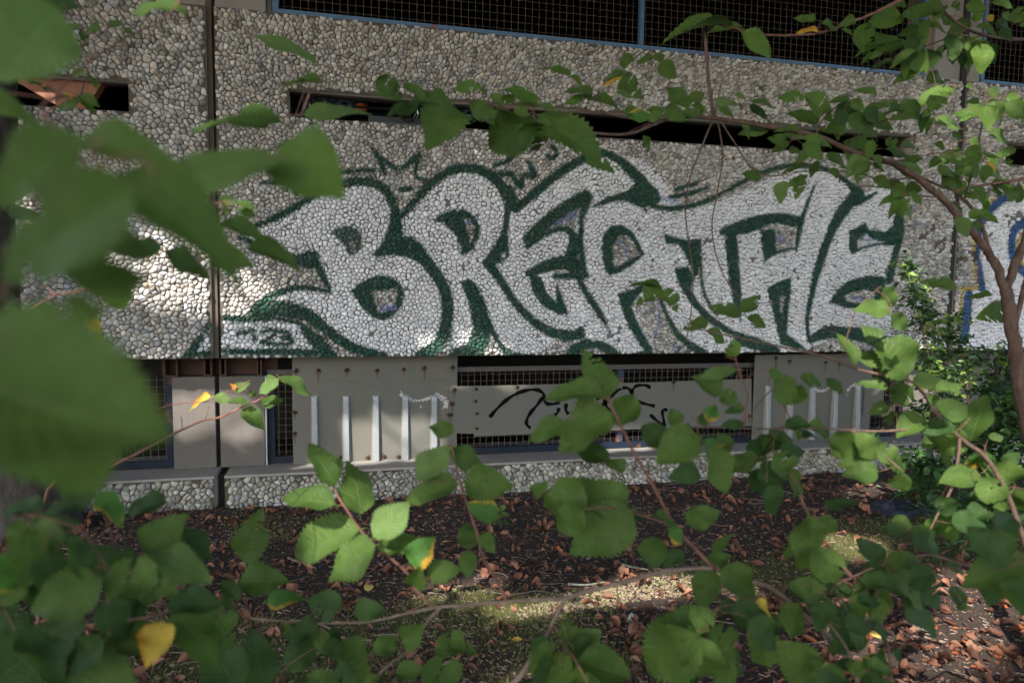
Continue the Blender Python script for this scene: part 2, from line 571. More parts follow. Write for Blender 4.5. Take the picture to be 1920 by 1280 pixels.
# R
stroke('A', [(965, 400), (1040, 322), (1110, 243), (1180, 188), (1260, 157), (1340, 157), (1410, 182), (1470, 232), (1505, 300), (1512, 360), (1505, 430), (1488, 510), (1455, 580), (1405, 635)],
       [30, 40, 40, 42, 44, 46, 48, 50, 48, 30, 30, 40, 60, 30], g)
poly('A', [(1460, 215), (1530, 240), (1565, 300), (1562, 375), (1520, 378), (1490, 300)], g)
poly('A', [(1388, 636), (1440, 575), (1490, 480), (1515, 500), (1522, 600), (1500, 632), (1430, 652)], g)
poly('A', [(1478, 600), (1500, 585), (1506, 612), (1485, 618)], WHITE, 0.7)
poly('A', [(1125, 425), (1170, 385), (1230, 365), (1290, 365), (1345, 395), (1372, 450), (1367, 510), (1335, 570), (1300, 597), (1270, 605), (1265, 550), (1230, 480), (1180, 435)], g)
poly('A', [(1285, 412), (1320, 420), (1342, 455), (1335, 500), (1320, 540), (1316, 500), (1300, 450)], None)
stroke('A', [(1305, 432), (1328, 436)], 18, BLUE, 0.6)
poly('A', [(1268, 735), (1310, 718), (1350, 745), (1392, 820), (1415, 900), (1445, 980), (1485, 1050), (1545, 1095), (1650, 1112), (1640, 1126), (1505, 1122), (1460, 1060), (1425, 1000), (1418, 1050), (1390, 1118), (1180, 1120), (1250, 1075), (1310, 1050), (1332, 980), (1322, 880), (1290, 790)], g)
# E
stroke('B', [(150, 300), (230, 232), (330, 150), (440, 85), (520, 62), (590, 95), (650, 150), (700, 205)], [30, 36, 36, 34, 30, 36, 44, 50], g)
poly('B', [(655, 190), (700, 178), (750, 215), (767, 260), (735, 290), (700, 285), (712, 322), (680, 295), (610, 265), (560, 268), (500, 290), (460, 295), (540, 245), (620, 222)], g)
poly('B', [(240, 410), (320, 335), (410, 290), (425, 330), (395, 400), (330, 372), (270, 400)], None)
stroke('B', [(325, 358), (370, 335), (400, 325)], 26, BLUE, 0.7)
stroke('B', [(205, 425), (270, 362), (350, 300), (445, 250)], [50, 48, 50, 56], g)
stroke('B', [(200, 455), (260, 412), (320, 385), (368, 388), (396, 420), (390, 480), (375, 530)], [26, 24, 24, 28, 40, 50, 52], g)
stroke('B', [(455, 250), (432, 330), (425, 420), (430, 500), (442, 585)], [40, 28, 22, 26, 26], g)
stroke('B', [(205, 570), (280, 540), (350, 525), (405, 540)], [30, 46, 56, 60], g)
stroke('B', [(320, 582), (400, 580), (452, 580)], [26, 26, 20], g)
poly('B', [(200, 560), (262, 590), (280, 650), (318, 690), (322, 600), (345, 660), (375, 745), (330, 745), (260, 705), (220, 650)], g)
stroke('B', [(415, 590), (450, 655), (500, 730), (540, 802)], [22, 28, 26, 10], g)
stroke('B', [(30, 525), (80, 590), (130, 670), (190, 740), (250, 790), (320, 825), (425, 832)], [40, 34, 32, 32, 36, 40, 36], g)
stroke('B', [(360, 850), (425, 810)], [20, 30], g)
poly('B', [(350, 918), (390, 868), (450, 845), (520, 855), (570, 885), (600, 918), (540, 918), (500, 890), (450, 890), (420, 918)], g)
# A
poly('B', [(513, 460), (520, 410), (550, 370), (600, 365), (640, 390), (672, 440), (697, 490), (650, 530), (590, 567), (545, 582), (530, 560), (515, 510)], g)
poly('B', [(560, 455), (590, 412), (620, 412), (648, 440), (678, 487), (630, 517), (566, 545)], None)
stroke('B', [(585, 438), (605, 450), (625, 500)], 16, BLUE, 0.6)
poly('B', [(578, 655), (640, 638), (690, 612), (692, 640), (650, 690), (640, 712), (672, 790), (712, 860), (742, 918), (610, 918), (690, 895), (660, 850), (620, 780), (590, 700)], g)
stroke('B', [(755, 660), (800, 770), (855, 850), (950, 915)], [16, 22, 30, 40], g)
stroke('B', [(757, 700), (750, 790), (735, 850)], 12, BLUE, 0.5)
stroke('B', [(825, 885), (845, 885)], 24, BLUE, 0.5)
# T
stroke('B', [(720, 287), (800, 297), (870, 290), (950, 268), (1040, 223), (1130, 173), (1230, 133), (1330, 115), (1440, 125), (1500, 150), (1570, 200), (1610, 230)], [18, 22, 22, 20, 18, 18, 20, 20, 20, 18, 24, 30], g)
stroke('B', [(828, 216), (915, 190)], [20, 16], g)
stroke('B', [(800, 250), (880, 234), (962, 208)], [16, 20, 10], g)
stroke('B', [(770, 250), (800, 262), (830, 268)], 18, BLUE, 0.5)
poly('B', [(775, 400), (830, 420), (880, 430), (937, 420), (932, 500), (922, 570), (905, 602), (880, 520), (840, 450), (785, 445)], g)
stroke('B', [(932, 500), (935, 600), (958, 680), (1000, 745)], 14, g)
poly('B', [(820, 552), (880, 538), (905, 590), (892, 640), (930, 700), (990, 760), (1070, 810), (1130, 830), (1110, 852), (1030, 822), (950, 768), (890, 700), (840, 620)], g)
stroke('B', [(1090, 850), (1170, 870), (1250, 900)], [44, 50, 40], g)
# H
stroke('D', [(640, 445), (760, 420), (870, 385), (1000, 362), (1070, 378), (1125, 385)], [40, 80, 76, 58, 66, 50], g)
stroke('D', [(690, 460), (700, 560), (712, 700), (728, 830), (740, 920), (752, 1000)], [70, 76, 74, 62, 34, 10], g)
poly('D', [(900, 410), (1000, 392), (1092, 430), (1087, 530), (965, 562)], None)
stroke('D', [(975, 485), (1015, 505)], 30, BLUE, 0.6)
poly('D', [(868, 430), (965, 430), (972, 560), (905, 642), (888, 560)], g)
stroke('D', [(905, 605), (985, 570), (1100, 545)], [30, 22, 16], g)
stroke('D', [(1222, 138), (1182, 230), (1142, 340), (1112, 450), (1100, 565)], [8, 22, 30, 34, 14], g)
poly('D', [(1010, 345), (1130, 350), (1130, 420), (1060, 415), (1010, 395)], g)
poly('D', [(918, 790), (1000, 750), (1068, 728), (1062, 850), (1047, 960), (1042, 1080), (1100, 1120), (1172, 1182), (1100, 1178), (1000, 1140), (975, 1060), (950, 920), (925, 850)], g)
poly('D', [(1000, 850), (1022, 845), (1012, 950), (995, 940)], WHITE, 0.5)
# last E
stroke('D', [(1470, 200), (1400, 300), (1335, 400), (1292, 500), (1250, 620), (1210, 750), (1180, 900), (1166, 1000), (1172, 1120)], [60, 74, 62, 56, 54, 46, 32, 28, 24], g)
poly('D', [(1420, 170), (1500, 190), (1530, 225), (1590, 195), (1610, 205), (1500, 280), (1420, 300), (1440, 220)], g)
poly('D', [(1425, 440), (1530, 388), (1550, 435), (1650, 440), (1692, 410), (1712, 330), (1762, 355), (1752, 480), (1720, 535), (1600, 530), (1520, 552), (1440, 587), (1425, 560)], g)
poly('D', [(1475, 500), (1530, 460), (1570, 492), (1640, 512), (1560, 522), (1478, 548)], WHITE, 0.8)
stroke('D', [(1500, 495), (1550, 495)], 24, BLUE, 0.5)
stroke('D', [(1738, 330), (1742, 450), (1718, 560), (1696, 650), (1670, 745)], [50, 56, 44, 50, 54], g)
poly('D', [(1303, 882), (1350, 800), (1430, 745), (1540, 715), (1642, 722), (1655, 800), (1642, 895), (1560, 902), (1480, 922), (1400, 917)], g)
poly('D', [(1390, 845), (1450, 820), (1540, 805), (1582, 820), (1582, 872), (1480, 887), (1400, 872)], None)
stroke('D', [(1450, 855), (1520, 862)], 22, BLUE, 0.6)
stroke('D', [(1195, 1110), (1280, 1072), (1400, 1072), (1530, 1092), (1660, 1140)], [50, 70, 72, 80, 86], g)
stroke('D', [(1790, 720), (1860, 800), (1920, 880)], 40, g, 0.7)
# marks above the word, the signature box, neighbours' tags
stroke('C', [(950, 75), (1000, 145), (1045, 262)], [22, 42, 32], g)
stroke('C', [(1000, 135), (1080, 190), (1150, 236), (1220, 190), (1302, 122)], [32, 38, 38, 42, 36], g)
stroke('C', [(1302, 122), (1278, 215), (1282, 288), (1345, 312)], [40, 32, 32, 30], g)
stroke('C', [(1165, 381), (1240, 375)], 36, g)
stroke('C', [(120, 335), (230, 328), (350, 322)], 30, g)
stroke('C', [(690, 262), (800, 244), (970, 240)], 32, g)
stroke('C', [(385, 405), (420, 375), (470, 340)], [30, 50, 30], g)
stroke('A', [(1440, 140), (1505, 122), (1545, 85)], [20, 24, 24], g)
stroke('A', [(1465, 182), (1530, 187), (1577, 248), (1592, 190), (1650, 192), (1618, 120)], [22, 28, 28, 28, 32, 24], g)
stroke('A', [(1712, 92), (1745, 102), (1765, 70), (1740, 40)], 22, g)
stroke('A', [(30, 922), (180, 928), (300, 922), (440, 945)], [24, 36, 26, 20], g)
stroke('A', [(50, 1092), (200, 1095), (400, 1095), (600, 1108)], [30, 34, 36, 40], g)
stroke('A', [(440, 945), (490, 1000), (540, 1050), (600, 1120)], [18, 50, 66, 76], g)
stroke('A', [(130, 1010), (150, 985), (168, 1000), (185, 985), (205, 990), (215, 1035)], 20, g)
stroke('A', [(248, 1000), (290, 980), (320, 995), (290, 1025), (250, 1050), (330, 1052)], 21, g)
stroke('A', [(320, 985), (380, 995), (395, 1015), (350, 1022), (408, 1035), (385, 1058), (330, 1055)], 21, g)
stroke('S', [(352, 672), (394, 608)], [16, 10], g)
stroke('S', [(350, 664), (394, 664)], [12, 14], g)
stroke('E', [(1085, 470), (1100, 400), (1150, 410), (1165, 450), (1110, 520), (1100, 560), (1150, 540)], 14, BLUE2, 0.5)
stroke('E', [(1240, 380), (1290, 440)], 10, BLUE2, 0.4)
poly('E', [(1460, 330), (1560, 250), (1700, 180), (2300, 160), (2300, 1400), (1450, 1400), (1450, 1000), (1470, 880), (1560, 880), (1530, 700), (1520, 520)], WHITE)
stroke('E', [(1860, 175), (1740, 220), (1640, 315), (1590, 410), (1570, 520), (1560, 640), (1580, 760), (1600, 880)], [60, 66, 64, 58, 52, 50, 56, 60], BLUE2)
stroke('E', [(1500, 900), (1490, 1000), (1475, 1120), (1460, 1260)], [60, 80, 80, 80], BLUE2)
stroke('E', [(1690, 205), (1605, 285), (1552, 385), (1530, 520), (1540, 680), (1560, 880), (1450, 888), (1435, 1050), (1428, 1240)], 24, YELLOW, 0.95, smooth=False)
stroke('E', [(2000, 380), (1900, 400), (1835, 460), (1822, 600), (1850, 700), (1930, 770)], 64, BLUE2)
stroke('E', [(2000, 470), (1890, 480), (1862, 600), (1900, 700)], 24, YELLOW)
stroke('E', [(1440, 560), (1430, 680), (1420, 780)], [30, 70, 30], g, 0.5)
PNOISE = None


def paint_at(x, z):
    ix = np.clip(((x - PX0) / PRES).astype(int), 0, PNX - 1)
    iz = np.clip(((z - PZ0) / PRES).astype(int), 0, PNZ - 1)
    return PC[iz, ix], np.where(z > PANEL_B - 0.004, PA[iz, ix], 0)


def lowfreq(x, z, seed, scale):
    r = np.random.default_rng(seed)
    out = np.zeros_like(x)
    for k in range(5):
        a, b, p = r.normal(0, scale), r.normal(0, scale), r.uniform(0, 6.28)
        out += np.sin(a * x + b * z + p)
    return out / 5


# ------------------------------------------------------------------ exposed aggregate
ALL_BIG = []          # candidates for single stones


def aggregate(x0, x1, z0, z1, y, pitch, hole=None, seed=1, tint=(1, 1, 1), patchy=0.55, edge=0.006):
    """rough broken stones pressed into a face that looks towards -Y; returns a list of per stone (verts, colours)"""
    r = np.random.default_rng(seed)
    nx, nz = int((x1 - x0) / pitch) + 1, int((z1 - z0) / (pitch * 0.88)) + 1
    P = 3
    NX, NZ = nx + 2 * P, nz + 2 * P
    J, I = np.meshgrid(np.arange(NX) - P, np.arange(NZ) - P)
    sx = x0 + (J + 0.5 * (I % 2) + 0.25) * pitch + r.uniform(-0.44, 0.44, J.shape) * pitch
    sz = z0 + (I + 0.5) * pitch * 0.88 + r.uniform(-0.44, 0.44, J.shape) * pitch
    gone = r.random(J.shape) < 0.14
    K = 8
    N = nx * nz
    cx = sx[P:-P, P:-P].ravel(); cz = sz[P:-P, P:-P].ravel(); cg = gone[P:-P, P:-P].ravel()
    # every stone is the angular chip that fills the room between its neighbours
    A = 40
    ang = np.arange(A) * 2 * math.pi / A
    ux, uz = np.cos(ang)[None, :], np.sin(ang)[None, :]
    best = np.full((N, A), pitch * 1.1); who = np.full((N, A), -1)
    nbx, nbz = [], []
    for di in range(-2, 3):
        for dj in range(-2, 3):
            if di == 0 and dj == 0: continue
            dx = sx[P + di:NZ - P + di, P + dj:NX - P + dj].ravel() - cx
            dz = sz[P + di:NZ - P + di, P + dj:NX - P + dj].ravel() - cz
            ng = gone[P + di:NZ - P + di, P + dj:NX - P + dj].ravel()
            dot = dx[:, None] * ux + dz[:, None] * uz
            lim = np.where(dot > 1e-5, (dx * dx + dz * dz)[:, None] / (2 * np.maximum(dot, 1e-5)), 9)
            lim[ng] = 9
            m_ = lim < best
            best = np.where(m_, lim, best); who = np.where(m_, len(nbx), who)
            nbx.append(dx); nbz.append(dz)
    nbx, nbz = np.array(nbx), np.array(nbz)
    qx, qz = np.zeros((N, K)), np.zeros((N, K))
    for i in range(N):
        if cg[i]: continue
        w = who[i]
        pts = []
        for k in range(A):
            a_, b_ = w[k - 1], w[k]
            if a_ == b_: continue
            am = ang[k] - math.pi / A
            ok = False
            if a_ >= 0 and b_ >= 0:
                ax, az, bx_, bz_ = nbx[a_, i], nbz[a_, i], nbx[b_, i], nbz[b_, i]
                det = ax * bz_ - az * bx_
                if abs(det) > 1e-9:
                    ha, hb = (ax * ax + az * az) / 2, (bx_ * bx_ + bz_ * bz_) / 2
                    x_, z_ = (ha * bz_ - az * hb) / det, (ax * hb - ha * bx_) / det
                    if x_ * x_ + z_ * z_ < (pitch * 1.25) ** 2: ok = True
            if not ok:
                q_ = min(best[i, k - 1], best[i, k]); x_, z_ = q_ * math.cos(am), q_ * math.sin(am)
            pts.append((x_, z_))
        if len(pts) < 3:
            pts = [(best[i, k] * math.cos(ang[k]), best[i, k] * math.sin(ang[k])) for k in range(0, A, 7)]
        while len(pts) < K:
            e_ = [(pts[j][0] - pts[j - 1][0]) ** 2 + (pts[j][1] - pts[j - 1][1]) ** 2 for j in range(len(pts))]
            j = e_.index(max(e_)); t_ = 0.5
            pts.insert(j, ((pts[j][0] + pts[j - 1][0]) * 0.5, (pts[j][1] + pts[j - 1][1]) * 0.5))
        while len(pts) > K:
            e_ = [(pts[j][0] - pts[j - 1][0]) ** 2 + (pts[j][1] - pts[j - 1][1]) ** 2 for j in range(len(pts))]
            pts.pop(e_.index(min(e_)))
        for j in range(K):
            qx[i, j], qz[i, j] = pts[j]
    mxq, mzq = qx.mean(1, keepdims=True), qz.mean(1, keepdims=True)
    ql = np.sqrt((qx - mxq) ** 2 + (qz - mzq) ** 2) + 1e-9
    shr = np.clip(1 - r.uniform(0.0006, 0.0017, (N, 1)) / np.maximum(ql.mean(1, keepdims=True), 0.002), 0.5, 1) * r.uniform(0.95, 1.0, (N, K))
    # a share of the stones are narrower slivers
    th = r.uniform(0, math.pi, (N, 1)); sq = np.where(r.random((N, 1)) < 0.22, r.uniform(0.6, 0.85, (N, 1)), 1.0)
    lx, lz = (qx - mxq) * shr, (qz - mzq) * shr
    al = (lx * np.cos(th) + lz * np.sin(th)) * (1 - sq)
    lx, lz = lx - al * np.cos(th), lz - al * np.sin(th)
    qx, qz = mxq + lx, mzq + lz
    cx, cz = cx + mxq[:, 0], cz + mzq[:, 0]
    qx, qz = qx - mxq, qz - mzq
    rr = np.sqrt(qx * qx + qz * qz)
    # mortar patches
    lf = lowfreq(cx, cz, seed + 50, 9.0) + 0.5 * lowfreq(cx, cz, seed + 51, 30.0)
    keep = ~cg & ~((lf > patchy) & (r.random(N) < 0.5))
    bx, bz = cx[:, None] + qx, cz[:, None] + qz
    keep &= (cx > x0 + edge) & (cx < x1 - edge) & (cz > z0 + edge) & (cz < z1 - edge)
    if hole is not None:
        hx0, hx1, hz0, hz1 = hole
        keep &= ~((cx > hx0 - 0.006) & (cx < hx1 + 0.006) & (cz > hz0 - 0.008) & (cz < hz1 + 0.008))
        # let stones end cleanly at the opening
        inh = (bx > hx0) & (bx < hx1) & (bz > hz0) & (bz < hz1)
        up = (cz >= (hz0 + hz1) / 2)[:, None]
        side = ((cx < hx0) | (cx > hx1))[:, None]
        bz = np.where(inh & ~side, np.where(up, hz1 + 0.0, hz0), bz)
        bx = np.where(inh & side, np.where((cx < hx0)[:, None], hx0, hx1), bx)
    bx = np.clip(bx, x0, x1); bz = np.clip(bz, z0, z1)
    size = rr.mean(1)
    h = np.clip(size * r.uniform(0.45, 0.95, N), 0.004, 0.012)
    tx, tz = r.normal(0, 0.30, N), r.normal(0, 0.28, N)
    sh = r.uniform(0.84, 0.93, (N, 1)) * r.uniform(0.96, 1.04, (N, K))
    mx, mz = cx[:, None] + (bx - cx[:, None]) * sh, cz[:, None] + (bz - cz[:, None]) * sh
    hy = h[:, None] * r.uniform(0.94, 1.06, (N, K)) + tx[:, None] * (mx - cx[:, None]) + tz[:, None] * (mz - cz[:, None])
    hy = np.clip(hy, 0.0025, 0.017)
    ox, oz = cx + r.normal(0, 0.0026, N), cz + r.normal(0, 0.0026, N)
    hc = np.clip(h * r.uniform(0.98, 1.06, N) + tx * (ox - cx) + tz * (oz - cz), 0.002, 0.018)
    V = np.zeros((N, 2 * K + 1, 3))
    V[:, :K, 0] = bx; V[:, :K, 1] = y + 0.002; V[:, :K, 2] = bz
    V[:, K:2 * K, 0] = mx; V[:, K:2 * K, 1] = y - hy; V[:, K:2 * K, 2] = mz
    V[:, 2 * K, 0] = ox; V[:, 2 * K, 1] = y - hc; V[:, 2 * K, 2] = oz
    b = r.uniform(0.25, 0.57, N) * np.where(r.random(N) < 0.12, 0.66, 1.0)
    warm = r.normal(0, 1, (N, 1)) * np.array([[0.035, 0.0, -0.045]]) + np.array([[1.025, 0.98, 0.92]])
    base = b[:, None] * warm * np.array(tint)
    Cc = np.repeat(base[:, None, :], 2 * K + 1, axis=1)
    pc, pa = paint_at(V[..., 0], V[..., 2])
    pn = 0.93 + 0.07 * r.random(N)[:, None]
    dens = np.clip(pa * pn, 0, 1)
    dens[:, :K] *= 0.95
    Cc = Cc * (1 - dens[..., None]) + pc * (0.86 + 0.22 * r.random(N))[:, None, None] * dens[..., None]
    return V[keep], Cc[keep], size[keep]


def stone_faces(K=8):
    f = []
    for k in range(K):
        k2 = (k + 1) % K
        f.append((k, k2, K + k2, K + k))
        f.append((K + k, K + k2, 2 * K))
    return f


SF = stone_faces()


def flat_faces(n, nv, faces):
    fl = np.concatenate([np.array(q) for q in faces])
    tot = np.array([len(q) for q in faces])
    off = (np.arange(n) * nv)[:, None]
    return (fl[None, :] + off).ravel(), np.tile(tot, n)


def mortar_face(x0, x1, z0, z1, y, step, hole=None, seed=3, tint=(1, 1, 1)):
    xs = np.linspace(x0, x1, max(2, int((x1 - x0) / step) + 1)); zs = np.linspace(z0, z1, max(2, int((z1 - z0) / step) + 1))
    if hole is not None:
        xs = np.unique(np.concatenate([xs[(abs(xs - hole[0]) > step * .4) & (abs(xs - hole[1]) > step * .4)], hole[:2]]))
        zs = np.unique(np.concatenate([zs[(abs(zs - hole[2]) > step * .4) & (abs(zs - hole[3]) > step * .4)], hole[2:]]))
    X, Z = np.meshgrid(xs, zs)
    nx, nz = len(xs), len(zs)
    V = np.stack([X.ravel(), np.full(X.size, y), Z.ravel()], 1)
    ii, jj = np.meshgrid(np.arange(nz - 1), np.arange(nx - 1), indexing='ij')
    ii, jj = ii.ravel(), jj.ravel()
    if hole is not None:
        mx, mz = (xs[jj] + xs[jj + 1]) / 2, (zs[ii] + zs[ii + 1]) / 2
        k = ~((mx > hole[0]) & (mx < hole[1]) & (mz > hole[2]) & (mz < hole[3]))
        ii, jj = ii[k], jj[k]
    a = ii * nx + jj
    F = np.stack([a, a + 1, a + nx + 1, a + nx], 1)
    r = np.random.default_rng(seed)
    c = np.array([0.085, 0.074, 0.062]) * np.array(tint) * (0.85 + 0.3 * r.random(len(V)))[:, None]  # mortar colour darkened to imitate shade in the gaps between stones
    pc, pa = paint_at(V[:, 0], V[:, 2])
    pa = pa[:, None] * 0.7
    return V, F, c * (1 - pa) + pc * 0.20 * pa  # spray paint on the mortar dimmed for the same gap shade


def add_panel(name, root, x0, x1, z0, z1, y, thick, pitch, hole, seed, step=0.014, tint=(1, 1, 1), label=None, top=None):
    V, F, C = mortar_face(x0, x1, z0, z1, y, step, hole, seed, tint)
    # body: boxes round the hole, set 3 mm behind the mortar skin
    m = MB()
    yb = y + 0.003
    if hole is None:
        m.box(x0, x1, yb, y + thick, z0, z1)
    else:
        hx0, hx1, hz0, hz1 = hole
        hx0, hx1 = max(hx0, x0 + 0.001), min(hx1, x1 - 0.001)
        m.box(x0, x1, yb, y + thick, z0, hz0); m.box(x0, x1, yb, y + thick, hz1, z1)
        m.box(x0, hx0, yb, y + thick, hz0, hz1); m.box(hx1, x1, yb, y + thick, hz0, hz1)
    bv = np.array(m.v); bf = m.f
    nv = len(V)
    fl = np.concatenate([F.ravel(), np.concatenate([np.array(q) for q in bf]) + nv])
    tot = np.concatenate([np.full(len(F), 4), np.array([len(q) for q in bf])])
    cols = np.concatenate([C, np.tile(np.array([[0.26, 0.24, 0.21]]), (len(bv), 1))])
    me = np_mesh(name, np.concatenate([V, bv]), fl, tot, M_STONE, False, cols)
    o = link_mesh(name, me, root)
    if label: o['label'] = label
    SV, SCc, sz = aggregate(x0, x1, z0, z1, y, pitch, hole, seed, tint, patchy=0.7 if z0 > 0.3 else 9)
    ALL_BIG.append((o, SV, SCc, sz))
    return o


garage = empty('parking_garage', (1.5, WALL_Y, 0))
set_props(garage, 'grey exposed aggregate parking garage facade with green and white graffiti and barred openings', 'building')
SLX0, SLX1 = WX(541, 195), WX(1712, 280)
GAP = 0.019
left_panel = add_panel('wall_panel', garage, -2.75, JOINT_L - GAP, PANEL_B, PANEL_T, WALL_Y, 0.13, 0.0222, (WX(-30, 180), WX(241, 180), on_y(200, 207, WALL_Y).z, on_y(200, 150, WALL_Y).z), 11, label='left facade panel with a short dark slot, partly sunlit')
main_panel = add_panel('wall_panel', garage, JOINT_L + GAP, JOINT_R - GAP, PANEL_B, PANEL_T, WALL_Y, 0.13, 0.0204, (SLX0, SLX1, SLIT_B, SLIT_T), 22, label='wide middle facade panel with green and white graffiti lettering')
right_panel = add_panel('wall_panel', garage, JOINT_R + GAP, 6.2, PANEL_B, PANEL_T, WALL_Y, 0.13, 0.0222, (WX(1884, 310), 6.0, SLIT_B + 0.0, SLIT_T), 33, step=0.02, label='right facade panel with blue and yellow graffiti')
# low plinth blocks with a smooth ledge
PJ_L, PJ_R = WX(412, 915), WX(1772, 860)
plinths = []
for k, (a, b) in enumerate(((-2.75, PJ_L - 0.022), (PJ_L + 0.022, PJ_R - 0.015), (PJ_R + 0.015, 6.2))):
    pl = add_panel('plinth_block', garage, a, b, -0.10, PLINTH_T - 0.012, WALL_Y + 0.004, 0.30, 0.0245, None, 44 + k, step=0.02, tint=(0.72, 0.73, 0.68))
    lg = MB().box(a, b, WALL_Y - 0.006, REC_Y + 0.3, PLINTH_T - 0.012, PLINTH_T, 0.003).build('ledge', M_CONC_TOP, pl)
    plinths.append(pl)
# the stones that show largest are objects of their own, the rest stays one mass per panel
cand = []
for pi, (o, V, C, sz) in enumerate(ALL_BIG):
    for i in range(len(V)):
        if sz[i] > 0.0088:
            u, v, z = project(V[i, -1])
            if 20 < u < 1900 and 10 < v < 1000 and not (u < 330 and v > 240) and not (v > 690 and u > 520):
                cand.append((sz[i] / z, pi, i))
cand.sort(reverse=True)
single = {}
for s, pi, i in cand[:300]:
    single.setdefault(pi, set()).add(i)
for pi, (o, V, C, sz) in enumerate(ALL_BIG):
    n, nv = V.shape[:2]
    mask = np.ones(n, bool)
    for i in single.get(pi, ()):
        mask[i] = False
        fl, tot = flat_faces(1, nv, SF)
        me = np_mesh('stone', V[i], fl, tot, M_STONE, False, C[i])
        link_mesh('stone', me, o)
    fl, tot = flat_faces(int(mask.sum()), nv, SF)
    me = np_mesh('stone_aggregate', V[mask].reshape(-1, 3), fl, tot, M_STONE, False, C[mask].reshape(-1, 3))
    st = link_mesh('stone_aggregate', me, o)
    st['kind'] = 'stuff'
# joint sealant between the panels
for x in (JOINT_L, JOINT_R):
    m = MB().box(x - GAP, x + GAP, WALL_Y + (0.035 if x < 0 else 0.006), WALL_Y + 0.13, PANEL_B, 3.0)
    m.build('joint_strip', M_JOINT, garage)
    if x < 0:
        m = MB().box(x - GAP, x + GAP * 0.25, WALL_Y + 0.018, WALL_Y + 0.035, PANEL_B, 3.0)
        m.build('joint_strip', mat_plain('brown_sealant', (0.07, 0.056, 0.045), 0.9), garage)
MB().box(PJ_L - 0.022, PJ_L + 0.022, WALL_Y + 0.09, WALL_Y + 0.3, -0.1, PLINTH_T - 0.02).build('joint_strip', M_JOINT, garage)
MB().box(PJ_R - 0.015, PJ_R + 0.015, WALL_Y + 0.06, WALL_Y + 0.3, -0.1, PLINTH_T - 0.02).build('joint_strip', M_JOINT, garage)

# ------------------------------------------------------------------ structure behind: decks, ceiling, columns
def rx(u, v=780): return on_y(u, v, REC_Y).x
def rz(u, v): return on_y(u, v, REC_Y).z

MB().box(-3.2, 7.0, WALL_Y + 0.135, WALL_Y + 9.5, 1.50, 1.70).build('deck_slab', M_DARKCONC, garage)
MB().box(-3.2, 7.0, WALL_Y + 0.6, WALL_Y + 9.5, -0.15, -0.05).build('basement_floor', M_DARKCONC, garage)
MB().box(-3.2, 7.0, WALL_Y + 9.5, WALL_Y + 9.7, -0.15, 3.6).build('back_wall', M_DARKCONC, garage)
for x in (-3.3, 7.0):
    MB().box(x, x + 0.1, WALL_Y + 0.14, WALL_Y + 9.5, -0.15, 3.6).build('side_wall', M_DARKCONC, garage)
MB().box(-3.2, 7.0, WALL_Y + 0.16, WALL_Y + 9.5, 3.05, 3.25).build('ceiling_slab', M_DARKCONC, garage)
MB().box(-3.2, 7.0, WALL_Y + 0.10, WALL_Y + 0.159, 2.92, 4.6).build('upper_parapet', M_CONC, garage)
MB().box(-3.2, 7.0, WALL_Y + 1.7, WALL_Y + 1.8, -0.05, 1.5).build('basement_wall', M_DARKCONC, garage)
# columns above the panels, either side of each joint
yc = WALL_Y + 0.02
for a, b in ((WX(310, 10), JOINT_L - GAP), (JOINT_L + GAP, WX(497, 12)), (WX(1757, 100), JOINT_R - GAP + 0.012), (JOINT_R + GAP - 0.004, WX(1845, 100))):
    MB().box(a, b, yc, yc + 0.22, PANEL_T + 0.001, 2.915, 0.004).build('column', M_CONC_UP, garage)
MB().box(WX(497, 12) + 0.002, WX(507, 12), yc + 0.03, yc + 0.12, PANEL_T + 0.001, 2.915).build('flashing', mat_plain('grey_flashing', (0.12, 0.12, 0.125)), garage)
MB().box(WX(1748, 60) + 0.004, WX(1757, 100) - 0.002, yc + 0.02, yc + 0.12, PANEL_T + 0.001, 2.915).build('flashing', mat_plain('brown_flashing', (0.20, 0.15, 0.12)), garage)


def grille(x0, x1, z0, z1, y, pitch, bar, frame, mat_frame, posts=(), sides=(True, True, True, True), post_w=0.02, wire=0.0012, label=None, post_mat=None):
    gr = empty('window_grille', (x0 - 1.5, 0, 0))
    gr.parent = garage
    if label: gr['label'] = label
    b, t, l, r_ = sides
    if b: MB().box(x0, x1, y - bar, y + bar, z0, z0 + frame, 0.002).build('frame_bar', mat_frame, gr)
    if t: MB().box(x0, x1, y - bar, y + bar, z1 - frame, z1, 0.002).build('frame_bar', mat_frame, gr)
    za, zb = z0 + (frame if b else 0), z1 - (frame if t else 0)
    if l: MB().box(x0, x0 + frame, y - bar, y + bar, za + 0.0005, zb - 0.0005, 0.002).build('frame_bar', mat_frame, gr)
    if r_: MB().box(x1 - frame, x1, y - bar, y + bar, za + 0.0005, zb - 0.0005, 0.002).build('frame_bar', mat_frame, gr)
    for p in posts:
        MB().box(p - post_w / 2, p + post_w / 2, y - bar * 0.9, y + bar * 0.9, za + 0.001, zb - 0.001, 0.002).build('frame_post', post_mat or mat_frame, gr)
    m = MB()
    rr = random.Random(int(x0 * 100))
    x = x0 + frame * 0.5
    while x < x1 - 0.002:
        j = rr.uniform(-0.0008, 0.0008)
        m.tube([(x + j, y + 0.004, za - 0.004), (x + rr.uniform(-0.001, 0.001), y + 0.004, (za + zb) / 2), (x - j, y + 0.004, zb + 0.004)], wire, 4, False)
        x += pitch
    z = za + pitch * 0.6
    while z < zb:
        m.tube([(x0 + 0.004, y + 0.007, z), ((x0 + x1) / 2, y + 0.007, z + rr.uniform(-0.0015, 0.0015)), (x1 - 0.004, y + 0.007, z)], wire, 4, False)
        z += pitch
    w = m.build('wire_mesh', M_WIRE, gr)
    w['kind'] = 'stuff'
    return gr


def top_z(u0, v0):
    return on_y(u0, v0, WALL_Y + 0.05).z

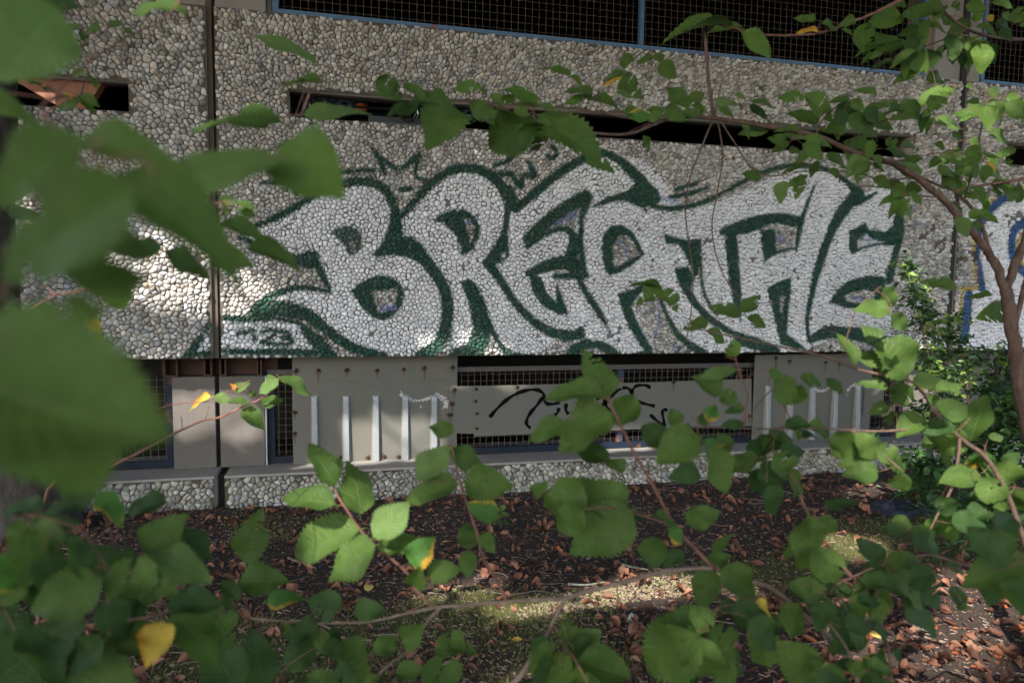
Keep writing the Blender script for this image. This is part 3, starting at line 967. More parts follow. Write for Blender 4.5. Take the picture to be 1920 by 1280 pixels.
ZF = PANEL_T + 0.002
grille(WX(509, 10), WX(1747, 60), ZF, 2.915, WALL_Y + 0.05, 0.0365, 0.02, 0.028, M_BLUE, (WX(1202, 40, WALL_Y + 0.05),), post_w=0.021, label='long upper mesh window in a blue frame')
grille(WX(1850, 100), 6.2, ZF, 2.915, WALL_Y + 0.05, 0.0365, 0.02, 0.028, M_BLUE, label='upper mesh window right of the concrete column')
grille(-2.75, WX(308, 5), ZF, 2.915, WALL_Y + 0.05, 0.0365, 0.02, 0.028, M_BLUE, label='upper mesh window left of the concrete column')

# basement level, set back under the panels
BZ0, BZ1 = PLINTH_T + 0.001, PANEL_B + 0.02
yb = REC_Y
colz = rz(360, 706)
for a, b in ((rx(325), rx(405)), (rx(413), rx(497))):
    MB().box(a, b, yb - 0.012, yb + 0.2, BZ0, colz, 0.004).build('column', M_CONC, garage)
MB().box(rx(405), rx(413), yb + 0.03, yb + 0.2, BZ0, colz).build('joint_strip', M_JOINT, garage)
MB().box(rx(498), rx(500.5), yb - 0.012, yb + 0.15, BZ0, colz).build('flashing', mat_plain('pale_edge_strip', (0.30, 0.31, 0.31), 0.5, 0.3), garage)
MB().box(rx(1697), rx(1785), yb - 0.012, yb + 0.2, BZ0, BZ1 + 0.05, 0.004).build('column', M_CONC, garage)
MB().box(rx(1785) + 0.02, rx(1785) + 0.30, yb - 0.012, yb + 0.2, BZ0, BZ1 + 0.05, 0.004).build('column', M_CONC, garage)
# rusty bearing angles over the columns
MB().box(rx(300), rx(520), yb + 0.05, yb + 0.12, colz + 0.004, colz + 0.09).build('bearing_beam', M_RUST, garage)
for a, b in ((312, 338), (386, 402), (415, 428), (484, 494)):
    br = MB()
    br.box(rx(a), rx(b), yb - 0.03, yb + 0.049, colz + 0.003, colz + 0.012)
    br.box(rx(a), rx(a) + 0.008, yb - 0.03, yb + 0.049, colz + 0.012, colz + 0.085)
    br.box(rx(b) - 0.008, rx(b), yb - 0.03, yb + 0.049, colz + 0.012, colz + 0.085)
    br.build('bracket', M_RUST, garage)
MB().box(rx(500), rx(1700), yb + 0.03, yb + 0.049, rz(1000, 694) - 0.006, rz(1000, 694) + 0.02).build('top_bar', mat_plain('dull_brown_bar', (0.05, 0.042, 0.038)), garage)
gz1 = rz(1000, 694) - 0.008
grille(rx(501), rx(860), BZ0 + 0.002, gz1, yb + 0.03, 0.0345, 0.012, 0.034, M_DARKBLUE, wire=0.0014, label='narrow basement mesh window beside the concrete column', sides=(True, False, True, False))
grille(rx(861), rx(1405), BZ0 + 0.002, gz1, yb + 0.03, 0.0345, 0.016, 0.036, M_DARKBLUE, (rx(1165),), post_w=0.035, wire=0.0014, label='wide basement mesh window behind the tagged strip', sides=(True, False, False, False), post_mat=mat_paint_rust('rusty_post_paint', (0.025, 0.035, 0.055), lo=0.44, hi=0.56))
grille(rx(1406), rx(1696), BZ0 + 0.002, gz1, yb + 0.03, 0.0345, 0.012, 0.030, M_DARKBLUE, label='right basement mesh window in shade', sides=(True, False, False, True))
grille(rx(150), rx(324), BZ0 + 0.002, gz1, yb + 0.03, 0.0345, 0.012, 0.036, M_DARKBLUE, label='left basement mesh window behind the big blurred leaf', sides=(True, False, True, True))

# cover sheets: painted sheet with pressed ribs, rusty bolts
def mat_sheet():
    t = NT('pale_sheet_paint'); v = obj_vec(t)
    n1 = t.noise(3.0, 6, v); n2 = t.noise(60, 4, v)
    c = t.mix(n1, (0.066, 0.067, 0.056), (0.102, 0.101, 0.087))
    c = t.mix(t.math('MULTIPLY', n2, 0.3), c, (0.095, 0.092, 0.078))
    st = t.n('Mapping', Scale=(12.0, 12.0, 0.8), Vector=v).outputs[0]
    c = t.mix(t.ramp(t.noise(1.0, 5, st), [(0.42, (0, 0, 0)), (0.72, (0.75, 0.75, 0.75))]), c, (0.105, 0.09, 0.065))
    return t.done(t.bsdf(c, 0.6, t.bump(n2, 0.0006, 0.4)))

M_SHEET = mat_sheet()
M_RIB = mat_plain('bare_zinc_rib', (0.235, 0.245, 0.245), 0.42, 0.35, 0.18, 30.0)
M_BOLT = mat_plain('rusty_bolt', (0.030, 0.016, 0.010), 0.85, 0.2, 0.4, 200.0)
M_HALO = mat_plain('rust_bleed', (0.066, 0.045, 0.029), 0.8, 0, 0.3, 120.0)
M_SCRAPE = mat_plain('white_filler_smear', (0.34, 0.34, 0.32), 0.8, 0, 0.3, 60.0)
M_BLACK = mat_plain('black_spray', (0.004, 0.004, 0.004), 0.9, spec=0.05)
M_CRACK = mat_plain('paint_crack', (0.09, 0.07, 0.05), 0.9)


def disc(m, c, y, r, n=14, wob=0.25, rr=random):
    vs = [(c[0], y, c[1])]
    for k in range(n):
        a = 2 * math.pi * k / n
        q = r * (1 + rr.uniform(-wob, wob))
        vs.append((c[0] + math.cos(a) * q, y, c[1] + math.sin(a) * q))
    m.add(vs, [(0, 1 + (k + 1) % n, 1 + k) for k in range(n)])


def bolts(parent, px, y, rr):
    for (u, v) in px:
        p = on_y(u, v, y)
        m = MB(); disc(m, (p.x, p.z - 0.002), y - 0.0012, rr.uniform(0.011, 0.017), 14, 0.35, rr)
        dl = rr.uniform(0.015, 0.07)
        m.add([(p.x - 0.006, y - 0.0010, p.z - 0.004), (p.x + 0.006, y - 0.0010, p.z - 0.004), (p.x + rr.uniform(0.0, 0.003), y - 0.0010, p.z - 0.01 - dl), (p.x - rr.uniform(0.0, 0.003), y - 0.0010, p.z - 0.01 - dl)], [(0, 3, 2, 1)])
        m.build('rust_stain', M_HALO, parent)
        m = MB()
        m.tube([(p.x, y - 0.0006, p.z), (p.x, y - 0.004, p.z), (p.x, y - 0.0085, p.z), (p.x, y - 0.010, p.z)], [0.009, 0.009, 0.006, 0.003], 8)
        if rr.random() < 0.5:
            a = rr.uniform(0.2, 1.2)
            m.tube([(p.x, y - 0.008, p.z), (p.x + 0.012 * math.cos(a), y - 0.010, p.z + 0.012 * math.sin(a))], 0.0022, 5)
        m.build('bolt', M_BOLT, parent, True)


def strip(pts, y, w, m):
    """flat ribbon of paint or crack on a sheet, a hair proud of it"""
    q = [on_y(u, v, y) for u, v in pts]
    n = len(q)
    W = w if hasattr(w, '__len__') else [w] * n
    vs = []
    for i, p in enumerate(q):
        t = q[min(i + 1, n - 1)] - q[max(i - 1, 0)]
        t.normalize()
        nrm = Vector((-t.z, 0, t.x)) * (W[i] / 2)
        vs += [(p.x + nrm.x, y, p.z + nrm.z), (p.x - nrm.x, y, p.z - nrm.z)]
    m.add(vs, [(2 * i, 2 * i + 1, 2 * i + 3, 2 * i + 2) for i in range(n - 1)])


def ribbed_sheet(u0, u1, vt, vb, ribs, rib_t, rib_b, y, label):
    x0, x1 = on_y(u0, 780, y).x, on_y(u1, 760, y).x
    um = (u0 + u1) / 2
    z0, z1 = on_y(um, vb, y).z, on_y(um, vt, y).z
    sh = MB().box(x0, x1, y, y + 0.004, z0, z1).build('cover_sheet', M_SHEET, garage)
    sh['label'] = label
    MB().box(x0 + 0.05, x1 - 0.01, y - 0.0005, y + 0.006, z0 - 0.016, z0 - 0.001).build('rusty_edge', M_RUST, sh)
    for ru in ribs:
        xa = on_y(ru, 790, y).x
        zt, zb_ = on_y(ru, rib_t(ru), y).z, on_y(ru, rib_b(ru), y).z
        m = MB()
        rows = [(zt, 0.016, 0.000), (zt - 0.006, 0.018, 0.010), (zt - 0.03, 0.019, 0.017), (zb_ + 0.12, 0.022, 0.024), (zb_, 0.023, 0.027)]
        vs = []
        for z, w, h in rows:
            vs += [(xa - w, y - 0.0005, z), (xa - w * 0.72, y - h * 0.85 - 0.0005, z), (xa - w * 0.58, y - h - 0.0006, z), (xa + w * 0.58, y - h - 0.0006, z), (xa + w * 0.72, y - h * 0.85 - 0.0005, z), (xa + w, y - 0.0005, z)]
        fs = []
        for i in range(len(rows) - 1):
            for k in range(5):
                fs.append((i * 6 + k, i * 6 + k + 1, (i + 1) * 6 + k + 1, (i + 1) * 6 + k))
        n = len(rows) - 1
        fs.append(tuple(n * 6 + k for k in range(6)))
        m.add(vs, fs)
        m.build('rib', M_RIB, sh)
    return sh


rr = random.Random(5)
SY = yb - 0.004
sheet1 = ribbed_sheet(549, 857, 664, 866, (590, 649, 705, 760, 814), lambda u: 740, lambda u: 863 - (u - 590) * 0.006, SY, 'ribbed cover sheet with white filler smears and a row of rusty bolts')
bolts(sheet1, [(555, 695), (597, 694), (650, 693), (707, 694), (757, 692), (796, 690), (849, 688), (852, 729), (846, 757), (843, 777), (553, 773), (553, 812), (640, 857), (720, 855), (690, 857), (748, 856)], SY, rr)
m = MB()
strip([(590, 713), (620, 711), (650, 714), (680, 719), (720, 724)], SY - 0.0014, [0.001, 0.003, 0.0035, 0.004, 0.001], m)
strip([(760, 711), (790, 713), (830, 713), (850, 714)], SY - 0.0014, [0.001, 0.003, 0.003, 0.002], m)
strip([(835, 697), (850, 698), (853, 694)], SY - 0.0014, 0.002, m)
strip([(842, 715), (840, 740), (841, 810)], SY - 0.0014, 0.0012, m)
m.build('crack', M_CRACK, sheet1)
def smear(path, y, w, n, m, rr):
    q = [on_y(u, v, y) for u, v in path]
    for k in range(n):
        i = rr.randrange(len(q) - 1); t = rr.random()
        p = q[i].lerp(q[i + 1], t)
        ww = w[i] + (w[i + 1] - w[i]) * t
        disc(m, (p.x + rr.gauss(0, 0.002), p.z + rr.gauss(0, ww * 0.35)), y - 0.0012 - 0.0000025 * k, rr.uniform(0.0018, 0.0055), 7, 0.5, rr)


m = MB()
smear([(750, 739), (760, 744), (772, 750), (786, 751), (800, 748), (812, 742), (822, 739)], SY, [0.012, 0.022, 0.014, 0.006, 0.006, 0.020, 0.022], 130, m, rr)
smear([(820, 741), (832, 748), (839, 757), (832, 763)], SY, [0.025, 0.040, 0.030, 0.006], 110, m, rr)
smear([(788, 760), (790, 763)], SY, [0.006, 0.004], 4, m, rr)
m.build('filler_smear', M_SCRAPE, sheet1)['kind'] = 'stuff'
sheet2 = ribbed_sheet(1411, 1632, 664, 826, (1437, 1478, 1520, 1562, 1604), lambda u: 722 - (u - 1440) * 0.01, lambda u: 826 - (u - 1440) * 0.05, SY, 'shaded ribbed cover sheet behind the branches')
bolts(sheet2, [(1455, 671), (1480, 677), (1548, 679), (1574, 681), (1615, 668)], SY, rr)
m = MB()
smear([(1527, 728), (1536, 733), (1548, 731), (1557, 724)], SY, [0.006, 0.016, 0.014, 0.012], 60, m, rr)
smear([(1588, 738), (1592, 728), (1600, 721), (1610, 722)], SY, [0.030, 0.020, 0.018, 0.014], 70, m, rr)
m.build('filler_smear', M_SCRAPE, sheet2)['kind'] = 'stuff'
# small sheet right of it
s3 = MB().box(rx(1618, 740), rx(1655, 740), SY - 0.006, SY - 0.003, rz(1636, 777), rz(1636, 722)).build('cover_sheet', M_SHEET, garage)
# flat strip with black tag: three lengths
SZ0, SZ1 = 0.0, 0.0
def strip_piece(u0, u1, vt0, vt1, vb0, vb1, y):
    a, b, c, d = on_y(u0, vt0, y), on_y(u1, vt1, y), on_y(u1, vb1, y), on_y(u0, vb0, y)
    m = MB()
    q = [a, b, c, d]
    m.add([tuple(p) for p in q] + [(p.x, p.y + 0.003, p.z) for p in q], [(0, 3, 2, 1), (4, 5, 6, 7), (0, 1, 5, 4), (1, 2, 6, 5), (2, 3, 7, 6), (3, 0, 4, 7)])
    return m.build('tagged_strip', M_SHEET, garage)

TY = SY - 0.008
st1 = strip_piece(843, 898, 724, 723, 812, 813, TY + 0.003)
st2 = strip_piece(889, 1167, 723.5, 717, 818, 806, TY)
st3 = strip_piece(1165, 1409, 718, 710, 805, 798, TY + 0.002)
st2['label'] = 'pale metal strip with a black spray tag'
bolts(st1, [(852, 731), (848, 756), (846, 777), (893, 729), (892, 752), (894, 775), (894, 803)], TY + 0.003, rr)
bolts(st2, [(970, 725)], TY, rr)
bolts(st3, [(1263, 716), (1405, 780)], TY + 0.002, rr)
ty = TY - 0.0012
# black tag traced as ribbons
m = MB()
T = [[(918, 782), (930, 768), (948, 751), (968, 738), (990, 731), (1008, 731), (1019, 738), (1020, 748), (1025, 756), (1038, 757), (1050, 753)],
     [(1017, 745), (1008, 758), (996, 772), (988, 786), (988, 796), (995, 802)],
     [(1048, 764), (1046, 772), (1040, 779)], [(1062, 756), (1061, 768), (1066, 776)], [(1086, 755), (1085, 768)], [(1105, 760), (1106, 764)],
     [(1118, 748), (1128, 744), (1134, 752), (1138, 764), (1145, 772), (1150, 780)],
     [(1128, 760), (1140, 752), (1152, 736), (1165, 728)]]
for q in T:
    q2 = [tuple(p) for p in spline(q, 4)]
    strip(q2, ty, [0.019 + 0.005 * math.sin(i) for i in range(len(q2))], m)
m.build('spray_tag', M_BLACK, st2)
m = MB()
T = [[(1166, 727), (1176, 727), (1183, 733), (1184, 745), (1180, 752)], [(1184, 742), (1187, 730), (1194, 723), (1210, 722), (1220, 727)],
     [(1195, 752), (1210, 757), (1228, 761)], [(1219, 777), (1230, 787), (1242, 797), (1246, 800)], [(1246, 800), (1244, 785), (1242, 772), (1246, 767), (1251, 770)]]
for q in T:
    q2 = [tuple(p) for p in spline(q, 4)]
    strip(q2, ty + 0.002, [0.018 + 0.004 * math.sin(i) for i in range(len(q2))], m)
m.build('spray_tag', M_BLACK, st3)

# slanted red-primed beams seen through the two outer slots
def beam(u0, v0, u1, v1, y, w, h):
    a, b = on_y(u0, v0, y), on_y(u1, v1, y)
    d = (b - a).normalized(); n = Vector((-d.z, 0, d.x))
    if n.z < 0: n = -n
    q = []
    for p in (a, b):
        for yy in (0, w):
            for s in (0, h):
                q.append(Vector((p.x, y + yy, p.z)) + n * s)
    MB().add(q, [(0, 1, 3, 2), (4, 6, 7, 5), (0, 4, 5, 1), (2, 3, 7, 6), (0, 2, 6, 4), (1, 5, 7, 3)]).build('sloping_beam', M_REDBEAM, garage)

beam(10, 142, 150, 222, WALL_Y + 0.055, 0.06, 0.20)
beam(1870, 322, 2000, 318, WALL_Y + 0.07, 0.05, 0.028)
# ------------------------------------------------------------------ ground
def ground_h(x, y):
    h = 0.018 * math.sin(1.7 * x + 0.6) * math.sin(1.3 * y + 1.1) + 0.010 * math.sin(4.1 * x + 2.0 * y) + 0.006 * math.sin(9.0 * x - 7.0 * y + 1.0)
    near = max(0.0, 1.0 - max(0.0, WALL_Y - y) / 0.5)
    return h * (1 - 0.8 * min(1, near)) - 0.004


def moss_amount(x, y):
    a = math.sin(2.1 * x + 0.8 * y + 0.4) + 0.8 * math.sin(3.7 * y - 1.2 * x + 2.2) + 0.6 * math.sin(6.3 * x + 5.1 * y)
    band = math.exp(-((y - (2.15 + 0.10 * x)) / 0.28) ** 2) * 1.5 + math.exp(-((y - 1.75) / 0.15) ** 2) * 0.7
    return a * 0.5 + band - 0.62


def mat_soil():
    t = NT('dark_leaf_mould_soil'); v = obj_vec(t)
    n1 = t.noise(5.0, 6, v); n2 = t.noise(90.0, 5, v, 0.75); n3 = t.noise(26.0, 5, v)
    c = t.mix(n2, (0.008, 0.006, 0.005), (0.075, 0.053, 0.041))
    c = t.mix(t.ramp(n1, [(0.45, (0, 0, 0)), (0.7, (0.6, 0.6, 0.6))]), c, (0.045, 0.032, 0.025))
    a = t.n('Attribute', _attribute_name='Moss').outputs['Fac']
    k = t.ramp(t.math('ADD', a, t.math('MULTIPLY', t.math('SUBTRACT', n3, 0.5), 1.4)), [(0.45, (0, 0, 0)), (0.75, (1, 1, 1))])
    c = t.mix(t.math('MULTIPLY', k, 0.8), c, t.mix(n2, (0.024, 0.030, 0.008), (0.12, 0.125, 0.035)))
    return t.done(t.bsdf(c, 0.95, t.bump(t.math('ADD', n2, n3), 0.012, 0.9), spec=0.2))


M_SOIL = mat_soil()
gx = np.concatenate([np.linspace(-60, -3.2, 20), np.linspace(-3, 6, 226), np.linspace(6.4, 60, 20)])
gy = np.concatenate([np.linspace(-60, -1.2, 18), np.linspace(-1, 3.46, 140)])
X, Y = np.meshgrid(gx, gy)
Z = np.array([[ground_h(a, b) if abs(a) < 7 and b > -1.5 else -0.004 for a in gx] for b in gy])
MO = np.array([[moss_amount(a, b) if abs(a) < 7 and b > -1.5 else 0.0 for a in gx] for b in gy])
nx, ny = len(gx), len(gy)
ii, jj = np.meshgrid(np.arange(ny - 1), np.arange(nx - 1), indexing='ij')
A = (ii * nx + jj).ravel()
me = np_mesh('ground', np.stack([X.ravel(), Y.ravel(), Z.ravel()], 1), np.stack([A, A + 1, A + nx + 1, A + nx], 1).ravel(), np.full(len(A), 4), M_SOIL, True)
at_ = me.attributes.new('Moss', 'FLOAT', 'POINT')
at_.data.foreach_set('value', np.clip(MO.ravel(), 0, 1).astype(np.float32))
go = link_mesh('ground', me)
go['kind'] = 'structure'


def in_view(x, y, z, pad=40):
    u, v, d = project((x, y, z))
    return d > 0.1 and -pad < u < 1920 + pad and -pad < v < 1280 + pad * 3


def ground_spots(n, seed, weight=None):
    r = random.Random(seed)
    out = []
    tries = 0
    while len(out) < n and tries < n * 60:
        tries += 1
        u, v = r.uniform(-60, 1980), r.uniform(885, 1420)
        p = on_z(u, v, 0)
        if p.y > WALL_Y - 0.03 or p.y < 0.5: continue
        # even density on the ground: far rows cover more ground per pixel
        if r.random() > min(1, (p.y / 3.4) ** 2.2 + 0.12): continue
        if weight and r.random() > weight(u, v, p): continue
        out.append((p.x, p.y))
    return out


# moss cushions and soil crumbs: far too many to count
rr = random.Random(12)
m = MB()
for x, y in ground_spots(9000, 21, lambda u, v, p: 1.0 if moss_amount(p.x, p.y) > 0.25 else 0.02):
    z = ground_h(x, y)
    for k in range(2):
        a = rr.uniform(0, 6.28); h = rr.uniform(0.004, 0.011); w = rr.uniform(0.002, 0.005)
        dx, dy = math.cos(a) * w, math.sin(a) * w
        m.add([(x - dx, y - dy, z - 0.002), (x + dx, y + dy, z - 0.002), (x + rr.uniform(-.006, .006), y + rr.uniform(-.006, .006), z + h)], [(0, 1, 2)])
mo = m.build('moss', mat_plain('moss_green', (0.095, 0.105, 0.024), 0.95, 0, 0.5, 40.0))
set_props(mo, 'low olive green moss cushions growing on the dark soil', 'moss', kind='stuff')
m = MB()
for x, y in ground_spots(20000, 22):
    z = ground_h(x, y) + rr.uniform(0.000, 0.004)
    a = rr.uniform(0, 6.28); L = rr.uniform(0.004, 0.020) * (1.6 if rr.random() < 0.15 else 1); w = rr.uniform(0.0008, 0.0022)
    d = Vector((math.cos(a), math.sin(a), rr.uniform(-0.15, 0.15))); n = Vector((-d.y, d.x, 0)) * w
    c = Vector((x, y, z + 0.001))
    m.add([c - d * L / 2 - n, c + d * L / 2 - n, c + d * L / 2 + n, c - d * L / 2 + n, c + Vector((0, 0, w * 1.6)) - d * L * 0.45, c + Vector((0, 0, w * 1.6)) + d * L * 0.45],
          [(0, 1, 5, 4), (2, 3, 4, 5), (1, 2, 5), (3, 0, 4)])
# a sun patch beyond the long branch, painted as paler moss and leaf scraps
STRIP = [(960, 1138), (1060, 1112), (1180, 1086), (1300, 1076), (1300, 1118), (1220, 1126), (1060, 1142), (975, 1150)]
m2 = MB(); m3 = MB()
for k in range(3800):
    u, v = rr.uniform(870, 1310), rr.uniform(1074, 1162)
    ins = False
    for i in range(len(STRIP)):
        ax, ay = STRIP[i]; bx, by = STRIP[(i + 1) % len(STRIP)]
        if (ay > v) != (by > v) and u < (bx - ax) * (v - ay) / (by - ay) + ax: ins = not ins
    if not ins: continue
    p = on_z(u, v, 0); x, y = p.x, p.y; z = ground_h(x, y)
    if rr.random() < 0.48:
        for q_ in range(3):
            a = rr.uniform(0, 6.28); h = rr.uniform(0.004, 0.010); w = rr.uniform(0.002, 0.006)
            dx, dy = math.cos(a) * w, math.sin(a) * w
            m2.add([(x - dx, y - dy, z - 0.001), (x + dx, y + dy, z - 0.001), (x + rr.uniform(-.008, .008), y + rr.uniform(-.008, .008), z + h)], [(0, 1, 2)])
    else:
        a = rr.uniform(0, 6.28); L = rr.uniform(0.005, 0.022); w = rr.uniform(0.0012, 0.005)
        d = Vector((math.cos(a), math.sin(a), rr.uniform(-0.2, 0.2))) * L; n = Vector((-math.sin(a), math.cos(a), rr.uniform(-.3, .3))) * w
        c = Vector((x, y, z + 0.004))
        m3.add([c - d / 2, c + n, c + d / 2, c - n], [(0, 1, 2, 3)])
o2 = m2.build('sun_bright_moss', mat_plain('sun_painted_moss', (0.19, 0.175, 0.085), 0.95, 0, 0.4, 40.0))
set_props(o2, 'strip of yellow moss, coloured paler for sunlight, beyond the long branch', 'moss', kind='stuff')
o3 = m3.build('leaf_scraps', mat_plain('sun_painted_scraps', (0.25, 0.17, 0.13), 0.9, 0, 0.5, 60.0))
set_props(o3, 'pinkish leaf scraps, coloured paler for sunlight, in the mossy strip', 'leaf litter', kind='stuff')


def mat_debris():
    t = NT('plant_debris'); v = obj_vec(t)
    n1 = t.noise(45.0, 2, v)
    c = t.ramp(n1, [(0.3, (0.016, 0.010, 0.008)), (0.46, (0.075, 0.048, 0.037)), (0.58, (0.16, 0.115, 0.09)), (0.72, (0.18, 0.135, 0.11))])
    return t.done(t.bsdf(c, 0.9, spec=0.2))
de = m.build('plant_debris', mat_debris())
set_props(de, 'fine dark needles, bark crumbs and leaf scraps covering the soil', 'leaf litter', kind='stuff')


# ------------------------------------------------------------------ dry fallen leaves
def dry_leaf_mesh(name, mat, seed, curl):
    r = random.Random(seed)
    n = 9
    vs, fs = [], []
    bend = r.uniform(-0.5, 0.7) * curl
    for i in range(n):
        t = i / (n - 1)
        w = 0.33 * math.sin(math.pi * min(1, t ** 0.8 * 1.0)) ** 0.8 * (1 if i not in (0, n - 1) else 0.05) + 0.004
        y = t - 0.5
        zc = bend * (0.25 - y * y) * 0.9 + 0.08 * curl * math.sin(5 * t + seed)
        for k, s in enumerate((-1, -0.5, 0, 0.5, 1)):
            up = curl * 0.55 * w * abs(s) ** 1.6 * (1 + 0.5 * math.sin(seed + 4 * t + s * 2))
            up += r.uniform(-0.035, 0.045) * curl
            x = s * w * (1 - min(0.6, 0.25 * curl * abs(s))) * (1 + (0.10 if (i % 2 and abs(s) == 1) else 0))
            vs.append((x + 0.05 * math.sin(3 * t + seed), y, zc + up))
    for i in range(n - 1):
        for k in range(4):
            a = i * 5 + k
            fs.append((a, a + 1, a + 6, a + 5))
    zmin = min(v[2] for v in vs)
    vs = [(x, y, z - zmin) for x, y, z in vs]
    m = MB().add(vs, fs)
    m.tube([(vs[2][0], -0.5, vs[2][2]), (vs[2][0] + 0.03, -0.62, vs[2][2] + 0.01), (vs[2][0] + 0.05, -0.74, vs[2][2])], 0.009, 4)
    return m.mesh(name, mat, True)


def mat_dry(name, stops):
    t = NT(name); v = obj_vec(t)
    rnd = t.n('ObjectInfo').outputs['Random']
    n1 = t.noise(4.0, 5, v)
    c = t.ramp(t.math('ADD', t.math('MULTIPLY', rnd, 0.75), t.math('MULTIPLY', n1, 0.25)), stops)
    c = t.mix(t.ramp(n1, [(0.55, (0, 0, 0)), (0.8, (0.6, 0.6, 0.6))]), c, (0.05, 0.022, 0.012))
    p = t.bsdf(c, 0.62, t.bump(t.noise(9.0, 4, v), 0.03, 0.4), spec=0.3)
    tr = t.n('BsdfTranslucent', Color=c).outputs[0]
    ms = t.n('MixShader', Fac=0.15)
    t.t.links.new(p, ms.inputs[1]); t.t.links.new(tr, ms.inputs[2])
    return t.done(ms.outputs[0])


M_DRY = mat_dry('dry_brown_leaf', [(0.1, (0.035, 0.016, 0.010)), (0.4, (0.085, 0.034, 0.019)), (0.65, (0.15, 0.062, 0.034)), (0.9, (0.24, 0.135, 0.085))])
M_DRY_OR = mat_dry('dry_orange_leaf', [(0.2, (0.20, 0.055, 0.020)), (0.8, (0.30, 0.10, 0.034))])
M_DRY_YE = mat_dry('fallen_yellow_leaf', [(0.2, (0.50, 0.33, 0.05)), (0.8, (0.60, 0.48, 0.16))])
M_DRY_GR = mat_dry('fallen_pale_green_leaf', [(0.2, (0.24, 0.30, 0.16)), (0.8, (0.34, 0.38, 0.24))])
DRY = [dry_leaf_mesh('fallen_leaf', M_DRY, k, 0.7 + 0.5 * (k % 5)) for k in range(14)]
DRYO = [dry_leaf_mesh('fallen_leaf', M_DRY_OR, k + 30, 0.35 + 0.2 * (k % 3)) for k in range(5)]
DRYY = [dry_leaf_mesh('fallen_leaf', M_DRY_YE, k + 50, 0.3) for k in range(3)]
DRYG = [dry_leaf_mesh('fallen_leaf', M_DRY_GR, k + 60, 0.25) for k in range(2)]


def litter_weight(u, v, p):
    w = 0.55
    w += 0.7 * math.exp(-((v - 925 + (u - 900) * 0.055) / 26) ** 2)
    w += 0.7 * math.exp(-(((u - 1210) / 90) ** 2 + ((v - 1195) / 45) ** 2))
    if u > 1440 and v > 1010: w += 0.7
    if moss_amount(p.x, p.y) > 0.45: w *= 0.45
    w *= 0.55 + 0.6 * (0.5 + 0.5 * math.sin(p.x * 5.1 + 1.0) * math.sin(p.y * 6.3))
    return min(1, w)


sp = ground_spots(3000, 31, litter_weight)
sp.sort(key=lambda q: q[1])
rr = random.Random(77)
shown = [q for q in sp if in_view(q[0], q[1], 0, 0)]
singles = set(shown[:285])
rest = MB()
for (x, y) in sp:
    L = 0.012 + 0.043 * rr.random() ** 1.3
    q = rr.random()
    meshes, lab, cat = (DRY, 'curled dry brown fallen leaf lying on the dark soil', 'dry leaves scattered over the soil')
    if q < 0.14: meshes, lab, cat = (DRYO, 'orange brown fallen leaf lying on the dark soil', 'orange fallen leaves on the soil')
    elif q < 0.165: meshes, lab, cat = (DRYY, 'small bright yellow fallen leaf lying on the dark soil', 'yellow fallen leaves on the soil')
    me = rr.choice(meshes)
    eul = (rr.gauss(0, 0.28), rr.gauss(0, 0.28), rr.uniform(0, 6.28))
    z = ground_h(x, y) + 0.001 + 0.18 * L * (abs(eul[0]) + abs(eul[1]))
    if (x, y) in singles:
        o = bpy.data.objects.new('fallen_leaf', me)
        COL.objects.link(o)
        o.location = (x, y, z); o.rotation_euler = eul; o.scale = (L, L, L)
        set_props(o, lab, 'fallen leaf', cat)
    else:
        M = Matrix.Translation((x, y, z)) @ Matrix.Rotation(eul[2], 4, 'Z') @ Matrix.Rotation(eul[1], 4, 'Y') @ Matrix.Rotation(eul[0], 4, 'X') @ Matrix.Diagonal((L, L, L, 1))
        rest.add([tuple(M @ p.co) for p in me.vertices], [tuple(p.vertices) for p in me.polygons])
def mat_rest():
    t = NT('distant_dry_leaves'); v = obj_vec(t)
    c = t.ramp(t.noise(14.0, 1, v), [(0.3, (0.035, 0.016, 0.010)), (0.46, (0.10, 0.040, 0.023)), (0.60, (0.18, 0.085, 0.050)), (0.75, (0.24, 0.08, 0.030))])
    return t.done(t.bsdf(c, 0.65, spec=0.3))
ro = rest.build('dry_leaf_litter', mat_rest(), None, True)
set_props(ro, 'layer of smaller dry brown leaves along the plinth and over the soil', 'leaf litter', kind='stuff')
# named leaves that stand out
for (u, v, L, meshes, lab) in ((1700, 928, 0.10, DRYG, 'large pale green fallen leaf in a spot of sun near the plinth'),
                               (1685, 922, 0.06, DRYG, 'small pale green fallen leaf just behind the larger one'),
                               (1650, 912, 0.05, DRYG, 'pale fallen leaf nearest the plinth on the right'),
                               (1508, 898, 0.085, DRYY, 'pale straw coloured dry blade standing up near the plinth'),
                               (836, 1010, 0.045, DRYY, 'round pale yellow fallen leaf among brown ones beyond the yellow-edged leaf'),
                               (690, 1090, 0.055, DRYY, 'pale tan fallen leaf on green moss'),
                               (632, 1156, 0.035, DRYY, 'tiny yellow leaf on the soil below the round green leaves'),
                               (970, 1188, 0.035, DRYY, 'tiny yellow leaf on bare dark soil left of the brown leaf heap'),
                               (1000, 988, 0.05, DRYO, 'bright orange fallen leaf alone on dark soil beside the seedling')):
    p = on_z(u, v, 0.004)
    o = bpy.data.objects.new('fallen_leaf', meshes[int(u) % len(meshes)])
    COL.objects.link(o)
    o.location = (p.x, p.y, ground_h(p.x, p.y) + 0.008); o.rotation_euler = (0.12, 0.1, u % 6); o.scale = (L, L, L)
    set_props(o, lab, 'fallen leaf')

# ------------------------------------------------------------------ sticks, stone, bag on the ground
M_STICK = mat_bark('dead_stick_bark', (0.07, 0.05, 0.04), (0.20, 0.155, 0.125), 60.0, 0.002)
M_LICHEN = mat_bark('lichen_stick_bark', (0.12, 0.12, 0.085), (0.28, 0.29, 0.22), 50.0, 0.003)


